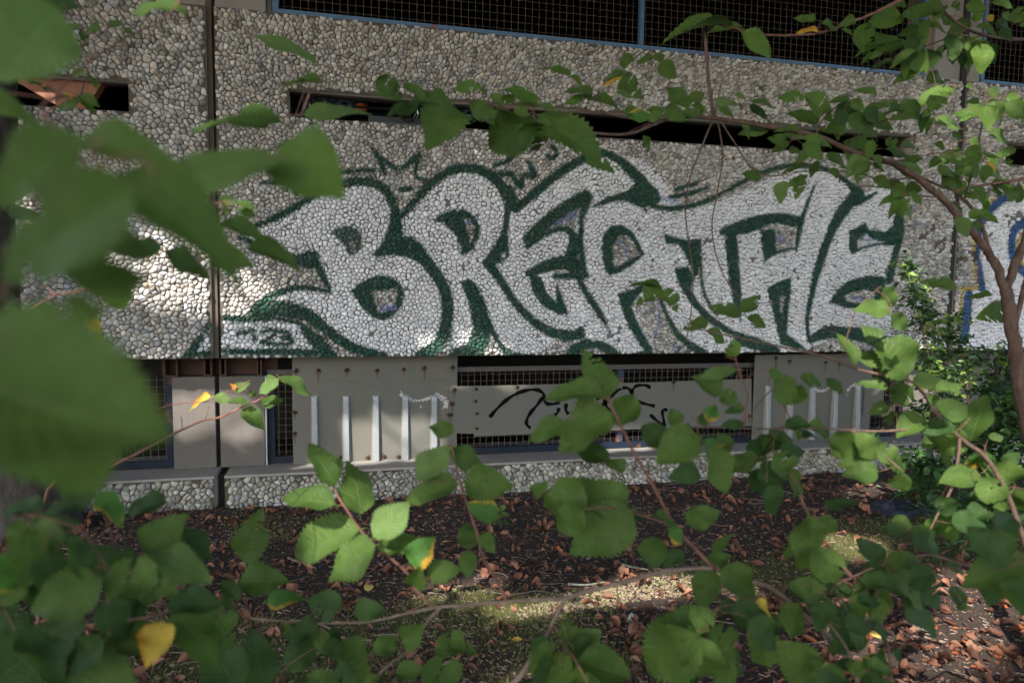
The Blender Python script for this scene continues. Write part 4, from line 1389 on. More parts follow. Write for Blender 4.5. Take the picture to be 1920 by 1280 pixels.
def stick(px, r, mat, label, group=None, lift=0.008):
    q = []
    for (u, v) in px:
        p = on_z(u, v, 0.006)
        q.append(Vector((p.x, p.y, ground_h(p.x, p.y) + lift + rr.uniform(0, 0.004))))
    q = [Vector(tuple(p)) for p in spline(q, 4)]
    c = q[len(q) // 2].copy()
    m = MB(); m.tube([p - c for p in q], [r * (1 - 0.5 * i / len(q)) for i in range(len(q))], 6)
    o = link_mesh('stick', m.mesh('stick', mat, True))
    o.location = c
    return set_props(o, label, 'stick', group)


stick([(1164, 1052), (1190, 1060), (1214, 1066)], 0.006, M_LICHEN, 'short lichen covered stick lying on the moss behind the long branch')
stick([(1065, 1090), (1100, 1091), (1135, 1088)], 0.005, M_LICHEN, 'grey green stick lying at the edge of the sunlit moss strip')
stick([(540, 1036), (570, 1046), (592, 1056)], 0.006, M_STICK, 'dark stick lying on moss left of the big sunlit leaf')
stick([(545, 1158), (600, 1160), (650, 1185), (700, 1188)], 0.004, M_STICK, 'long thin bent stick under the round green leaves')
stick([(1240, 1140), (1300, 1160), (1345, 1195)], 0.005, M_STICK, 'pale stick slanting through the dark litter behind the dark leaves')
stick([(1690, 1155), (1725, 1170), (1745, 1176)], 0.006, M_STICK, 'pale stick in the sunlit leaf litter')
stick([(1480, 1130), (1520, 1160), (1550, 1205)], 0.004, M_STICK, 'thin pale stick lying beside the lower right branch')
rr = random.Random(9)
proto = None
for x, y in ground_spots(95, 41):
    u, v, _ = project((x, y, 0))
    a = rr.uniform(-0.9, 0.9); L = rr.uniform(0.05, 0.22)
    if proto is None or rr.random() < 0.35:
        pts = [Vector(((t - 0.5), 0.09 * math.sin(3 * t + rr.uniform(0, 6)), 0.02 * math.sin(4 * t))) for t in (0, .25, .5, .75, 1)]
        m = MB(); m.tube([Vector(tuple(p)) for p in spline(pts, 3)], 0.012, 5)
        proto = m.mesh('stick', M_STICK, True)
    o = bpy.data.objects.new('stick', proto)
    COL.objects.link(o)
    o.location = (x, y, ground_h(x, y) + 0.006); o.rotation_euler = (0, rr.gauss(0, 0.05), a); o.scale = (L, L, L * 1.0)
    set_props(o, 'thin dead brown twig lying on the soil among dry leaves', 'twig', 'dead twigs lying on the soil')


def rock(loc, s, mat, label):
    bm = bmesh.new()
    bmesh.ops.create_icosphere(bm, subdivisions=2, radius=1.0)
    for p in bm.verts:
        n = 1 + 0.22 * math.sin(3 * p.co.x + 1) * math.sin(4 * p.co.y) + 0.12 * math.sin(7 * p.co.z + 2)
        p.co = Vector((p.co.x * s[0], p.co.y * s[1], p.co.z * s[2])) * n
    me = bpy.data.meshes.new('rock'); bm.to_mesh(me); bm.free(); me.materials.append(mat)
    o = link_mesh('rock', me); o.location = loc
    return set_props(o, label, 'stone')


p = on_z(1184, 1160, 0.01)
rock((p.x, p.y, ground_h(p.x, p.y) + 0.006), (0.017, 0.013, 0.016), mat_plain('grey_stone', (0.30, 0.29, 0.27), 0.9, 0, 0.3, 120.0), 'small grey stone above the heap of brown leaves')

# crumpled dark plastic bag on the soil
bm = bmesh.new()
bmesh.ops.create_grid(bm, x_segments=22, y_segments=12, size=0.5)
r2 = random.Random(4)
for q in bm.verts:
    x, y = q.co.x, q.co.y
    d = max(0, 1 - (abs(x) * 2) ** 3) * max(0, 1 - (abs(y) * 2) ** 3)
    q.co.z = d * (0.10 + 0.09 * abs(math.sin(9 * x + 3 * y)) + 0.08 * abs(math.sin(14 * y - 6 * x + 1)) + r2.uniform(-0.02, 0.03))
    q.co.x += 0.05 * math.sin(9 * y); q.co.y += 0.05 * math.sin(7 * x)
me = bpy.data.meshes.new('plastic_bag'); bm.to_mesh(me); bm.free()
me.materials.append(mat_plain('dark_blue_plastic', (0.022, 0.026, 0.038), 0.35, 0, 0.3, 8.0))
bag = link_mesh('plastic_bag', me)
p = on_z(1680, 962, 0)
bag.location = (p.x, p.y, ground_h(p.x, p.y) + 0.002); bag.scale = (0.30, 0.16, 0.22); bag.rotation_euler = (0, 0, -0.5)
set_props(bag, 'crumpled dark blue plastic bag lying on the soil', 'plastic bag')

# ------------------------------------------------------------------ car parked behind the long slot
def build_car():
    nose = at(765, 214, 4.55)
    cx, y0, zf = nose.x, nose.y, 1.702
    root = empty('parked_car', (cx, y0, zf))
    set_props(root, 'dark car parked nose first behind the long slot', 'car')
    paint = mat_plain('black_car_paint', (0.006, 0.006, 0.008), 0.4, 0.0, 0.1, 2.0, 0.15)
    glassm = mat_plain('dark_car_glass', (0.008, 0.009, 0.010), 0.08)
    chrome = mat_plain('bright_chrome', (0.80, 0.80, 0.82), 0.12, 1.0, 0.02)
    lens = mat_plain('headlight_reflector', (0.16, 0.165, 0.17), 0.25, 0.9, 0.6, 50.0)
    amber = mat_plain('amber_indicator', (0.65, 0.12, 0.02), 0.25)
    black = mat_plain('black_plastic', (0.012, 0.012, 0.012), 0.55)
    ez = nose.z - zf
    # side profile (distance back from the nose, height), lofted across the width with rounded flanks
    prof = [(0.00, 0.30), (-0.02, 0.50), (0.00, ez + 0.02), (0.06, ez + 0.16), (0.45, ez + 0.26), (1.05, ez + 0.34), (1.75, ez + 0.74), (2.6, ez + 0.80), (3.4, ez + 0.72), (3.9, ez + 0.36), (4.0, ez + 0.05), (3.98, 0.35), (3.9, 0.22), (0.1, 0.20)]
    W = [(-0.86, 0.10, 0.94), (-0.80, 0.03, 0.985), (-0.5, 0.0, 1.0), (0.0, -0.012, 1.0), (0.5, 0.0, 1.0), (0.80, 0.03, 0.985), (0.86, 0.10, 0.94)]
    vs, fs = [], []
    for (w, inset, hs) in W:
        for (d, h) in prof:
            ww = w * (0.80 if h > ez + 0.5 else 1.0)
            d2 = d + inset if d < 2 else d - inset
            vs.append((cx + ww, y0 + d2, zf + (h if h < 0.5 else 0.5 + (h - 0.5) * hs)))
    n = len(prof)
    for i in range(len(W) - 1):
        for k in range(n):
            k2 = (k + 1) % n
            fs.append((i * n + k, i * n + k2, (i + 1) * n + k2, (i + 1) * n + k))
    fs.append(tuple(range(n - 1, -1, -1))); fs.append(tuple((len(W) - 1) * n + k for k in range(n)))
    MB().add(vs, fs).build('body', paint, root, True)
    # windscreen
    MB().add([(cx - 0.62, y0 + 1.10, zf + ez + 0.375), (cx + 0.62, y0 + 1.10, zf + ez + 0.375), (cx + 0.58, y0 + 1.68, zf + ez + 0.715), (cx - 0.58, y0 + 1.68, zf + ez + 0.715)], [(0, 1, 2, 3)]).build('windscreen', glassm, root)
    # grille bars
    for k in range(4):
        MB().box(cx - 0.36, cx + 0.36, y0 - 0.030, y0 - 0.016, zf + ez - 0.075 + k * 0.042, zf + ez - 0.061 + k * 0.042, 0.002).build('grille_bar', black, root)
    # round badge: ring with a V over a W
    ring = MB()
    R = 0.062
    c = Vector((cx, y0 - 0.046, zf + ez))
    pts = [c + Vector((math.cos(a) * R, 0, math.sin(a) * R)) for a in [2 * math.pi * k / 28 for k in range(29)]]
    ring.tube(pts, 0.0052, 6, False)
    for q in ([(-0.034, 0.050), (0.0, 0.004), (0.034, 0.050)], [(-0.056, 0.022), (-0.026, -0.050), (0.0, -0.008), (0.026, -0.050), (0.056, 0.022)]):
        ring.tube([c + Vector((a, 0, b)) for a, b in q], 0.0065, 6)
    ring.build('badge', chrome, root, True)
    for s in (-1, 1):
        hl = MB()
        hx = cx + s * 0.47
        hz = zf + ez + 0.02
        hl.box(hx - 0.21, hx + 0.21, y0 - 0.012, y0 + 0.03, hz - 0.085, hz + 0.085, 0.02)
        h = hl.build('headlight', black, root)
        for k, (dx, r_) in enumerate(((-0.10, 0.066), (0.055, 0.058))):
            m = MB()
            cc = Vector((hx + s * -dx * 1.0, y0 - 0.014, hz - 0.005))
            m.tube([cc, cc + Vector((0, -0.004, 0)), cc + Vector((0, -0.006, 0))], [r_, r_, r_ * 0.86], 20)
            m.tube([cc + Vector((0, -0.006, 0)), cc + Vector((0, -0.013, 0)), cc + Vector((0, -0.016, 0))], [r_ * 0.5, r_ * 0.4, r_ * 0.1], 14)
            m.build('reflector', lens, h, True)
        m = MB(); cc = Vector((hx - s * 0.165, y0 - 0.014, hz - 0.012))
        m.tube([cc, cc + Vector((0, -0.008, 0)), cc + Vector((0, -0.012, 0))], [0.040, 0.036, 0.018], 14)
        m.build('indicator', amber, h, True)
        for yy in (0.75, 3.25):
            m = MB()
            cc = Vector((cx + s * 0.72, y0 + yy, zf + 0.30))
            m.tube([cc, cc + Vector((s * 0.03, 0, 0)), cc + Vector((s * 0.14, 0, 0)), cc + Vector((s * 0.17, 0, 0))], [0.27, 0.30, 0.30, 0.27], 24)
            wo_ = m.build('wheel', black, root, True)
            m = MB(); m.tube([cc + Vector((s * 0.171, 0, 0)), cc + Vector((s * 0.176, 0, 0))], [0.19, 0.15], 20)
            m.build('rim', lens, wo_)
    MB().box(cx - 0.26, cx + 0.26, y0 - 0.034, y0 - 0.022, zf + 0.36, zf + 0.47, 0.003).build('number_plate', mat_plain('plain_plate', (0.5, 0.5, 0.48), 0.5), root)
    for s in (-1, 1):
        MB().box(cx + s * 0.90 - 0.09, cx + s * 0.90 + 0.09, y0 + 1.25, y0 + 1.33, zf + ez + 0.40, zf + ez + 0.53, 0.02).build('wing_mirror', paint, root)


build_car()
# ------------------------------------------------------------------ broad leaves
PROFILE = [(0, 0.0), (0.04, 0.34), (0.10, 0.66), (0.20, 0.90), (0.32, 1.0), (0.45, 0.99), (0.58, 0.89), (0.70, 0.71), (0.80, 0.50), (0.88, 0.31), (0.94, 0.16), (0.98, 0.05), (1.0, 0.0)]


def prof(t):
    for (a, wa), (b, wb) in zip(PROFILE, PROFILE[1:]):
        if t <= b:
            return wa + (wb - wa) * (t - a) / (b - a)
    return 0.0


def leaf_mesh(width, fold, droop, wave, seed, mat, skew=0.0, nst=33, twist=0.0, bites=0):
    """unit long leaf along +Y, base at the origin, normal +Z; serrated margin, folded at the midrib, short stalk"""
    r = random.Random(seed)
    vs, uv, fs = [], [], []
    cols = (-1.0, -0.55, 0.0, 0.55, 1.0)
    p1, p2 = r.uniform(0, 6), r.uniform(0, 6)
    for i in range(nst):
        t = i / (nst - 1)
        w = prof(t) * width / 2
        z0 = -droop * t * t + 0.02 * math.sin(3.2 * t + p1)
        bx = skew * math.sin(math.pi * t) * 0.6
        for c in cols:
            e = abs(c)
            ww = w
            ty = t
            if e == 1.0 and 0.02 < t < 0.985:
                if i % 2: ww = w * 0.875 - 0.005
                else: ty = t + 0.014; ww = w * 1.02 + 0.003
            x = c * ww + bx + (0.012 if c < 0 else 0) * 0
            z = z0 + fold * e * ww * 1.2 + wave * e * w * math.sin(9 * t + p2 + (1.3 if c > 0 else 0)) + twist * c * w * (t - 0.4)
            z += 0.0012 * math.sin(2 * math.pi * 12 * (t - 0.11 * e)) * e * (1 if 0.1 < t < 0.9 else 0)
            vs.append((x, ty, z))
            uv.append((0.5 + 0.5 * c, t))
    for i in range(nst - 1):
        for k in range(4):
            a = i * 5 + k
            fs.append((a, a + 1, a + 6, a + 5))
    # insect bites: a few marginal faces are missing
    for k in range(bites):
        i0, side = r.randrange(5, nst - 8), r.choice((0, 3))
        gone_ = {(i0 + q) * 4 + side for q in range(r.randrange(1, 4))}
        if r.random() < 0.4: gone_ |= {(i0 + 1) * 4 + (1 if side == 0 else 2)}
        fs = [q if j not in gone_ else None for j, q in enumerate(fs)]
    fs = [q for q in fs if q]
    nb = len(vs)
    m = MB().add(vs, fs)
    m.tube([(0, 0.03, -0.003), (0, 0.0, -0.004), (0.0, -0.05, 0.002), (0.0, -0.10, 0.0)], [0.005, 0.008, 0.008, 0.009], 5)
    me = bpy.data.meshes.new('leaf')
    me.from_pydata(m.v, [], m.f)
    me.materials.append(mat)
    me.polygons.foreach_set('use_smooth', [True] * len(me.polygons))
    ul = me.uv_layers.new(name='UVMap')
    for lp in me.loops:
        vi = lp.vertex_index
        ul.data[lp.index].uv = uv[vi] if vi < nb else (0.5, 0.02)
    me.update()
    return me


WIDTHS = (0.52, 0.64, 0.76)
LEAFS = {}
TYPES = {'g': M_LEAF, 'd': M_LEAF_DK, 'l': M_LEAF_LT, 'o': M_LEAF_OL, 'e': M_LEAF_ED, 'y': M_LEAF_YE, 'r': M_LEAF_OR}
for ti, (k, mat) in enumerate(TYPES.items()):
    for wi, wd in enumerate(WIDTHS):
        for vi in range(4 if k in 'gdo' else 2):
            rq = random.Random(100 * ti + 10 * wi + vi)
            LEAFS.setdefault((k, wi), []).append(leaf_mesh(wd, rq.uniform(0.05, 0.45), rq.uniform(-0.05, 0.42), rq.uniform(0.08, 0.34), 7 * ti + 3 * wi + vi, mat, rq.uniform(-0.06, 0.06), twist=rq.uniform(-1.0, 1.0), bites=rq.choice((2, 3)) if vi == 3 else 0))
PART_LABEL = {'e': 'leaf turning yellow along its edge', 'y': 'yellow leaf', 'r': 'orange withered leaf', 'l': 'pale green leaf'}


class Plant:
    def __init__(self, name, label, cat, root, mat, seed):
        self.o = empty(name, root)
        set_props(self.o, label, cat)
        self.mat = mat
        self.r = random.Random(seed)
        self.pts = []              # (u, v, depth, Vector, radius)
        self.tw = MB()
        self.count = {}

    def branch(self, pts, r0, r1, name='branch', mat=None, sub=6, world_start=None, zmap=True, sides=7):
        """pts: (u, v, depth) as measured in the photograph; built as a tapered limb in space"""
        q = [at(*p) for p in pts]
        if world_start is not None: q = [Vector(world_start)] + q
        s = [Vector(tuple(p)) for p in spline(q, sub)]
        n = len(s)
        rad_ = [r0 + (r1 - r0) * (i / (n - 1)) ** 0.8 for i in range(n)]
        jit = random.Random(int(abs(q[0].x * 977)) + n)
        for i in range(1, n - 1):
            s[i] = s[i] + Vector((jit.gauss(0, 1), jit.gauss(0, 1), jit.gauss(0, 1))) * rad_[i] * 0.10
            rad_[i] *= jit.uniform(0.94, 1.07)
        m = MB(); m.tube(s, rad_, sides)
        m.build(name, mat or self.mat, self.o, True)
        if zmap:
            for p, rr_ in zip(s, rad_):
                u, v, d = project(p)
                self.pts.append((u, v, d, p, rr_))

    def near(self, u, v):
        return min(self.pts, key=lambda p: (p[0] - u) ** 2 + (p[1] - v) ** 2)

    def leaves(self, data, z=None, jitter=0.05, pull=0.5):
        for ent in data.replace('\n', ' ').split(';'):
            f = ent.split()
            if not f: continue
            k = 'g'; zz = z
            nums = []
            for q in f:
                if q in TYPES: k = q
                elif q.startswith('z'): zz = float(q[1:])
                else: nums.append(float(q))
            bx, by, tx, ty, w = nums
            nb = self.near(bx, by)
            if zz is None: zz = nb[2]
            d = zz * (1 + self.r.uniform(-jitter, jitter))
            B = at(bx, by, d); T0 = at(tx, ty, d)
            L = (T0 - B).length
            wm = w * d / F_PX
            ratio = wm / L
            view = ((B + T0) / 2 - CAM).normalized()
            if ratio > 0.74:
                L3 = wm / 0.72
                dz = math.sqrt(max(0, L3 * L3 - L * L))
                sgn = 1 if self.r.random() < 0.5 else -1
                T = T0 + view * dz * sgn
                wi = 2; cphi = 1.0
            else:
                T = T0 + view * L * self.r.uniform(-0.25, 0.25)
                wi = 0 if ratio < 0.48 else (1 if ratio < 0.60 else 2)
                cphi = min(1.0, ratio / (WIDTHS[wi] * 0.97))
            Y = (T - B); L3 = Y.length; Y.normalize()
            N0 = (-view - Y * (-view).dot(Y)).normalized()
            S = Y.cross(N0)
            phi = math.acos(max(-1, min(1, cphi)))
            c1 = N0 * math.cos(phi) + S * math.sin(phi); c2 = N0 * math.cos(phi) - S * math.sin(phi)
            N = c1 if c1.z > c2.z else c2
            if N.z < -0.15 and self.r.random() < 0.55: N = N       # underside towards the camera stays
            Xa = Y.cross(N).normalized()
            M = Matrix(((Xa.x, Y.x, N.x, B.x), (Xa.y, Y.y, N.y, B.y), (Xa.z, Y.z, N.z, B.z), (0, 0, 0, 1))) @ Matrix.Scale(L3, 4)
            o = bpy.data.objects.new('leaf', self.r.choice(LEAFS[(k, wi)]))
            COL.objects.link(o)
            o.parent = self.o
            o.matrix_parent_inverse = Matrix.Identity(4)
            o.matrix_basis = Matrix.Translation(-Vector(self.o.location)) @ M
            if k in PART_LABEL: o['label'] = PART_LABEL[k]
            # a twig ties the leaf stalk to the nearest limb
            E = B - Y * L3 * 0.10
            tgt = min(self.pts, key=lambda p: (p[3] - E).length_squared)
            dist = (tgt[3] - E).length
            if dist > 0.004:
                mid = (E + tgt[3]) / 2 - Y * dist * 0.12 + Vector((0, 0, 0.06 * dist))
                s = [Vector(tuple(p)) for p in spline([E, mid, tgt[3]], 4)]
                self.tw.tube(s, [0.0005 + 0.0005 * min(1, dist / 0.2) * i / len(s) for i in range(len(s))], 5)
                if dist > 0.03:
                    for p in s[1:-1:2]:
                        u, v, dd = project(p)
                        self.pts.append((u, v, dd, p, 0.001))

    def scatter(self, n, box, lo, hi, kinds, z=None):
        """more leaves of the same kind hung on this plant's limbs inside a stretch of the view"""
        out = []
        u0, v0, u1, v1 = box
        base = [p for p in self.pts if u0 < p[0] < u1 and v0 < p[1] < v1]
        for k in range(n):
            p = self.r.choice(base)
            a = self.r.gauss(0.9, 0.8) if self.r.random() < 0.5 else math.pi - self.r.gauss(0.9, 0.8)
            L = self.r.uniform(lo, hi)
            g = self.r.uniform(0.2, 0.9) * L
            bx, by = p[0] + g * math.cos(a), p[1] + g * 0.6 * math.sin(a)
            w = L * self.r.choice((0.35, 0.5, 0.6, 0.68))
            a += self.r.uniform(-0.6, 0.6)
            out.append('%.0f %.0f %.0f %.0f %.0f %s z%.3f' % (bx, by, bx + L * math.cos(a), by + L * math.sin(a), w, self.r.choice(kinds), (z or p[2]) * self.r.uniform(0.93, 1.07)))
        self.leaves(';'.join(out), jitter=0.0)

    def finish(self, mat=None):
        if self.tw.f:
            t = self.tw.build('twigs', mat or M_TWIG_RED, self.o, True)
            t['kind'] = 'stuff'


# ------------------------------------------------------------------ tree on the right, branches across the top
g0 = on_z(1985, 1010, 0)
tb = at(1960, 1010, 1.95); tb.z = -0.03
T = Plant('slender_tree', 'slender reddish brown tree at the right, its leafy limbs crossing the upper half', 'tree', (tb.x, tb.y, 0), M_BRANCH, 3)
T.branch([(1948, 900, 1.93), (1925, 790, 1.92), (1908, 680, 1.90), (1895, 600, 1.90), (1886, 540, 1.90)], 0.026, 0.015, 'trunk', world_start=tb, sides=10)
T.branch([(1886, 545, 1.90), (1862, 490, 1.88), (1840, 455, 1.86), (1800, 410, 1.84), (1765, 370, 1.82), (1715, 330, 1.80), (1670, 305, 1.78), (1600, 285, 1.76), (1530, 255, 1.74), (1440, 237, 1.72), (1340, 222, 1.70)], 0.0125, 0.0055, 'limb')
T.branch([(1886, 545, 1.90), (1906, 490, 1.92), (1925, 440, 1.95), (1950, 330, 2.0), (1962, 200, 2.05), (1968, 60, 2.1), (1970, -80, 2.1)], 0.013, 0.008, 'limb')
T.branch([(1900, 620, 1.90), (1915, 560, 1.9), (1935, 480, 1.92), (1960, 420, 1.95)], 0.008, 0.005, 'limb')
T.branch([(1852, 462, 1.86), (1842, 425, 1.87), (1827, 397, 1.88), (1808, 375, 1.88), (1788, 358, 1.88), (1760, 347, 1.88), (1700, 322, 1.86)], 0.006, 0.003)
T.branch([(1788, 358, 1.88), (1850, 346, 1.92), (1905, 338, 1.96), (1950, 330, 2.0)], 0.0035, 0.004, mat=M_TWIG_RED)
T.branch([(1765, 370, 1.82), (1720, 366, 1.80), (1660, 352, 1.78), (1590, 348, 1.76)], 0.0025, 0.001)
T.branch([(1715, 330, 1.80), (1660, 338, 1.78), (1590, 322, 1.75), (1480, 322, 1.72)], 0.0025, 0.001)
T.branch([(1340, 222, 1.70), (1290, 219, 1.68), (1240, 226, 1.67), (1180, 222, 1.66), (1110, 209, 1.64), (1060, 212, 1.63), (1000, 216, 1.6)], 0.0052, 0.0018)
T.branch([(1248, 225, 1.67), (1215, 238, 1.62), (1180, 251, 1.58), (1110, 250, 1.50), (1040, 235, 1.42), (985, 222, 1.38), (900, 190, 1.30), (840, 188, 1.25), (800, 172, 1.22), (760, 155, 1.2)], 0.0045, 0.0016)
T.branch([(1340, 224, 1.70), (1332, 180, 1.70), (1326, 120, 1.70), (1320, 56, 1.70)], 0.006, 0.0035)
T.branch([(1340, 215, 1.70), (1350, 170, 1.70), (1358, 140, 1.70)], 0.002, 0.001)
T.branch([(1338, 222, 1.70), (1310, 290, 1.70), (1292, 340, 1.70), (1285, 400, 1.69), (1295, 480, 1.68), (1300, 520, 1.68), (1294, 600, 1.66), (1285, 640, 1.66)], 0.0024, 0.0012)
T.branch([(1345, 224, 1.70), (1355, 290, 1.72), (1345, 360, 1.72), (1335, 430, 1.72), (1352, 505, 1.71), (1390, 560, 1.70), (1430, 568, 1.70), (1475, 565, 1.70)], 0.0021, 0.0010)
T.branch([(1350, 226, 1.70), (1382, 275, 1.72), (1410, 315, 1.73), (1450, 330, 1.73), (1510, 320, 1.73)], 0.0024, 0.001)
T.branch([(1970, 60, 2.1), (1920, 74, 2.02), (1880, 72, 1.98), (1845, 66, 1.95), (1815, 55, 1.93), (1775, 28, 1.92), (1745, -10, 1.9)], 0.006, 0.003)
T.branch([(1815, 55, 1.93), (1765, 76, 1.90), (1705, 98, 1.88), (1640, 120, 1.85)], 0.003, 0.0012)
T.branch([(1845, 66, 1.95), (1808, 78, 1.93), (1800, 100, 1.92)], 0.0025, 0.0012)
T.branch([(1970, -60, 2.1), (1900, -50, 2.0), (1780, -40, 1.9), (1690, 0, 1.80), (1640, 25, 1.78), (1595, 42, 1.76), (1545, 60, 1.74), (1500, 66, 1.72), (1440, 66, 1.70), (1390, 57, 1.68), (1330, 42, 1.66)], 0.006, 0.0018, mat=M_TWIG_RED)
T.branch([(1530, 255, 1.74), (1545, 220, 1.75), (1590, 190, 1.76), (1660, 196, 1.77)], 0.002, 0.001)
T.branch([(1670, 305, 1.78), (1690, 275, 1.79), (1720, 258, 1.8)], 0.003, 0.0015, mat=M_TWIG_RED)
T.branch([(1808, 375, 1.88), (1830, 300, 1.9), (1840, 240, 1.9), (1850, 190, 1.92), (1880, 182, 1.94)], 0.003, 0.0012)
T.branch([(1600, 285, 1.76), (1600, 262, 1.76), (1640, 235, 1.77), (1720, 200, 1.79), (1760, 172, 1.8)], 0.0025, 0.0012)
T.branch([(1670, 305, 1.78), (1740, 290, 1.82), (1790, 285, 1.85), (1850, 295, 1.9)], 0.002, 0.001)
T.leaves('''
592 118 478 55 26 l z1.05; 605 155 522 145 16 z1.1; 568 215 702 205 28 l z1.05; 705 148 755 188 48 z1.15; 755 158 810 185 20 z1.15; 820 190 720 217 24 d z1.2; 850 195 812 262 80 z1.2;
1000 226 905 288 95 z1.25; 985 228 1015 298 68 z1.28; 1005 222 1178 303 64 z1.3; 900 165 845 158 26 o; 900 163 915 178 10; 1010 195 940 150 22 o; 880 190 930 225 30; 890 193 938 222 26 l; 945 195 920 172 18 o; 950 195 955 175 24 o; 945 200 935 218 20 o;
1070 142 1018 113 14 o; 1070 142 1095 162 10 o; 1005 200 965 193 14 o; 1015 195 1044 208 14; 990 215 960 200 20; 1005 225 965 225 25 d; 1112 178 1058 160 18; 1115 185 1058 178 18 o; 1115 185 1168 197 18;
1173 130 1178 98 22; 1225 108 1195 113 12; 1222 108 1255 115 14; 1230 105 1250 104 8; 1240 115 1268 148 32; 1165 148 1193 175 38; 1172 135 1128 147 14; 1170 148 1132 150 10 y; 1155 172 1208 190 8 l; 1290 205 1252 155 32; 1290 190 1322 175 24; 1298 197 1328 210 12 o; 1245 212 1212 198 14; 1245 203 1290 225 30; 1220 220 1175 212 24 e;
1375 48 1245 34 8; 1340 45 1290 28 20; 1395 57 1335 40 10; 1390 60 1450 105 34 o; 1340 190 1390 195 16 l; 1345 192 1378 222 14 l; 1378 180 1400 178 12 l; 1405 198 1445 218 16 d; 1410 190 1460 195 12; 1440 245 1385 248 16 l;
1530 38 1492 27 16; 1535 60 1497 50 10 y; 1540 45 1580 50 14; 1580 55 1602 62 8 o; 1690 30 1628 42 34 o; 1690 30 1740 35 18; 1740 50 1690 60 24; 1740 85 1705 80 12 r; 1690 80 1640 68 10; 1660 85 1607 88 9; 1680 85 1615 105 16; 1655 98 1632 108 8 l; 1700 80 1655 90 18; 1720 95 1670 112 12; 1755 100 1715 112 18 o; 1680 115 1630 122 8; 1735 128 1680 138 14; 1735 148 1778 150 22;
1770 15 1700 10 26; 1760 20 1715 25 16; 1700 12 1665 5 12; 1735 45 1785 55 12; 1815 40 1780 62 24; 1820 35 1845 30 20 o; 1810 10 1855 20 26 o; 1785 5 1800 18 14; 1815 70 1835 100 28; 1790 90 1785 115 18 d; 1800 85 1828 138 18; 1830 50 1880 62 14; 1855 28 1862 42 12 y; 1880 25 1898 38 12 l; 1865 45 1905 50 20 d; 1900 20 1920 45 30; 1870 60 1905 75 15 d; 1860 5 1910 8 20;
1510 183 1463 178 22 o; 1510 175 1570 215 36 o; 1595 187 1558 183 12; 1595 188 1622 208 20 o; 1645 178 1607 162 12; 1668 198 1630 192 14; 1665 195 1703 212 12; 1535 230 1478 208 26 o; 1590 217 1655 255 36; 1622 220 1682 242 28 o; 1588 245 1540 235 26 o; 1500 245 1453 237 12; 1470 248 1518 258 20 l; 1510 262 1565 268 18; 1475 265 1442 258 20; 1480 268 1445 282 18; 1478 280 1503 285 14; 1505 270 1545 300 26 o; 1580 268 1615 280 14; 1605 258 1632 282 24; 1660 262 1688 280 20; 1690 275 1730 272 14; 1548 292 1600 310 18; 1515 308 1465 318 14; 1595 302 1640 318 16 o; 1635 308 1665 318 12; 1660 280 1705 295 15 d;
1790 165 1720 180 24 o; 1750 180 1718 205 18 d; 1760 170 1790 175 18; 1850 168 1875 182 18; 1810 162 1838 170 8; 1835 195 1810 192 16; 1885 190 1840 192 10 l; 1885 185 1925 190 20 o; 1810 205 1872 215 22; 1835 212 1805 220 16 o; 1750 225 1810 242 20 l; 1785 250 1808 262 12; 1752 270 1778 280 12; 1815 262 1850 278 16; 1855 245 1893 268 18 l; 1905 280 1862 290 20; 1780 285 1820 295 18; 1765 298 1742 312 18; 1765 292 1802 305 16; 1757 320 1805 325 14 l; 1810 300 1845 318 16; 1850 305 1872 322 10 y; 1840 288 1885 298 8 l; 1885 300 1900 312 12;
1555 318 1577 333 14; 1692 345 1650 345 18; 1695 365 1645 382 18 o; 1692 375 1685 410 22 o; 1695 372 1723 412 16 o; 1700 362 1733 382 14 o; 1760 325 1810 330 16; 1850 362 1812 368 18 o; 1858 358 1885 362 14 l; 1865 350 1915 352 18 o; 1900 350 1920 380 20; 1795 540 1730 520 24; 1860 552 1820 550 14; 1885 580 1845 592 36 o;
1243 543 1190 560 34; 1240 538 1178 523 10; 1243 545 1275 580 32; 1390 590 1333 570 26; 1388 585 1425 550 30; 1400 595 1440 610 22; 1328 605 1277 612 26; 1325 620 1365 640 22
''')
T.scatter(34, (1560, 0, 1960, 210), 34, 58, 'ggod')
T.scatter(30, (1640, 210, 1960, 420), 32, 54, 'ggol')
T.scatter(14, (1380, 215, 1640, 345), 32, 50, 'gol')
T.scatter(8, (960, 180, 1380, 260), 30, 44, 'go')
T.finish()

# ------------------------------------------------------------------ sapling spreading across the lower middle
rb = at(930, 1420, 1.16); rb.z = -0.03
S = Plant('low_sapling', 'tan stemmed sapling spreading its long forked branch and leaves across the lower middle', 'sapling', (rb.x, rb.y, 0), M_TAN, 5)
S.branch([(945, 1340, 1.15), (980, 1262, 1.14), (1018, 1205, 1.12), (1035, 1172, 1.11), (1058, 1122, 1.10)], 0.0052, 0.0036, 'stem', world_start=rb)
S.branch([(1058, 1122, 1.10), (1110, 1106, 1.11), (1180, 1088, 1.12), (1240, 1072, 1.14), (1300, 1065, 1.15), (1350, 1066, 1.15), (1400, 1085, 1.15), (1450, 1105, 1.16), (1515, 1158, 1.18), (1560, 1198, 1.2), (1590, 1240, 1.22), (1630, 1300, 1.25)], 0.0034, 0.0046)
S.branch([(1058, 1122, 1.10), (1000, 1124, 1.09), (940, 1128, 1.08), (870, 1134, 1.07), (820, 1138, 1.06), (760, 1150, 1.05), (700, 1163, 1.05), (640, 1167, 1.05), (560, 1166, 1.06), (470, 1158, 1.08)], 0.0033, 0.0014)
S.branch([(810, 1136, 1.06), (790, 1115, 1.05), (775, 1098, 1.05), (765, 1075, 1.04), (735, 1048, 1.03), (705, 1022, 1.02), (680, 998, 1.01), (662, 972, 1.0), (640, 940, 1.0), (626, 914, 1.0)], 0.003, 0.0014, mat=M_TWIG_RED)
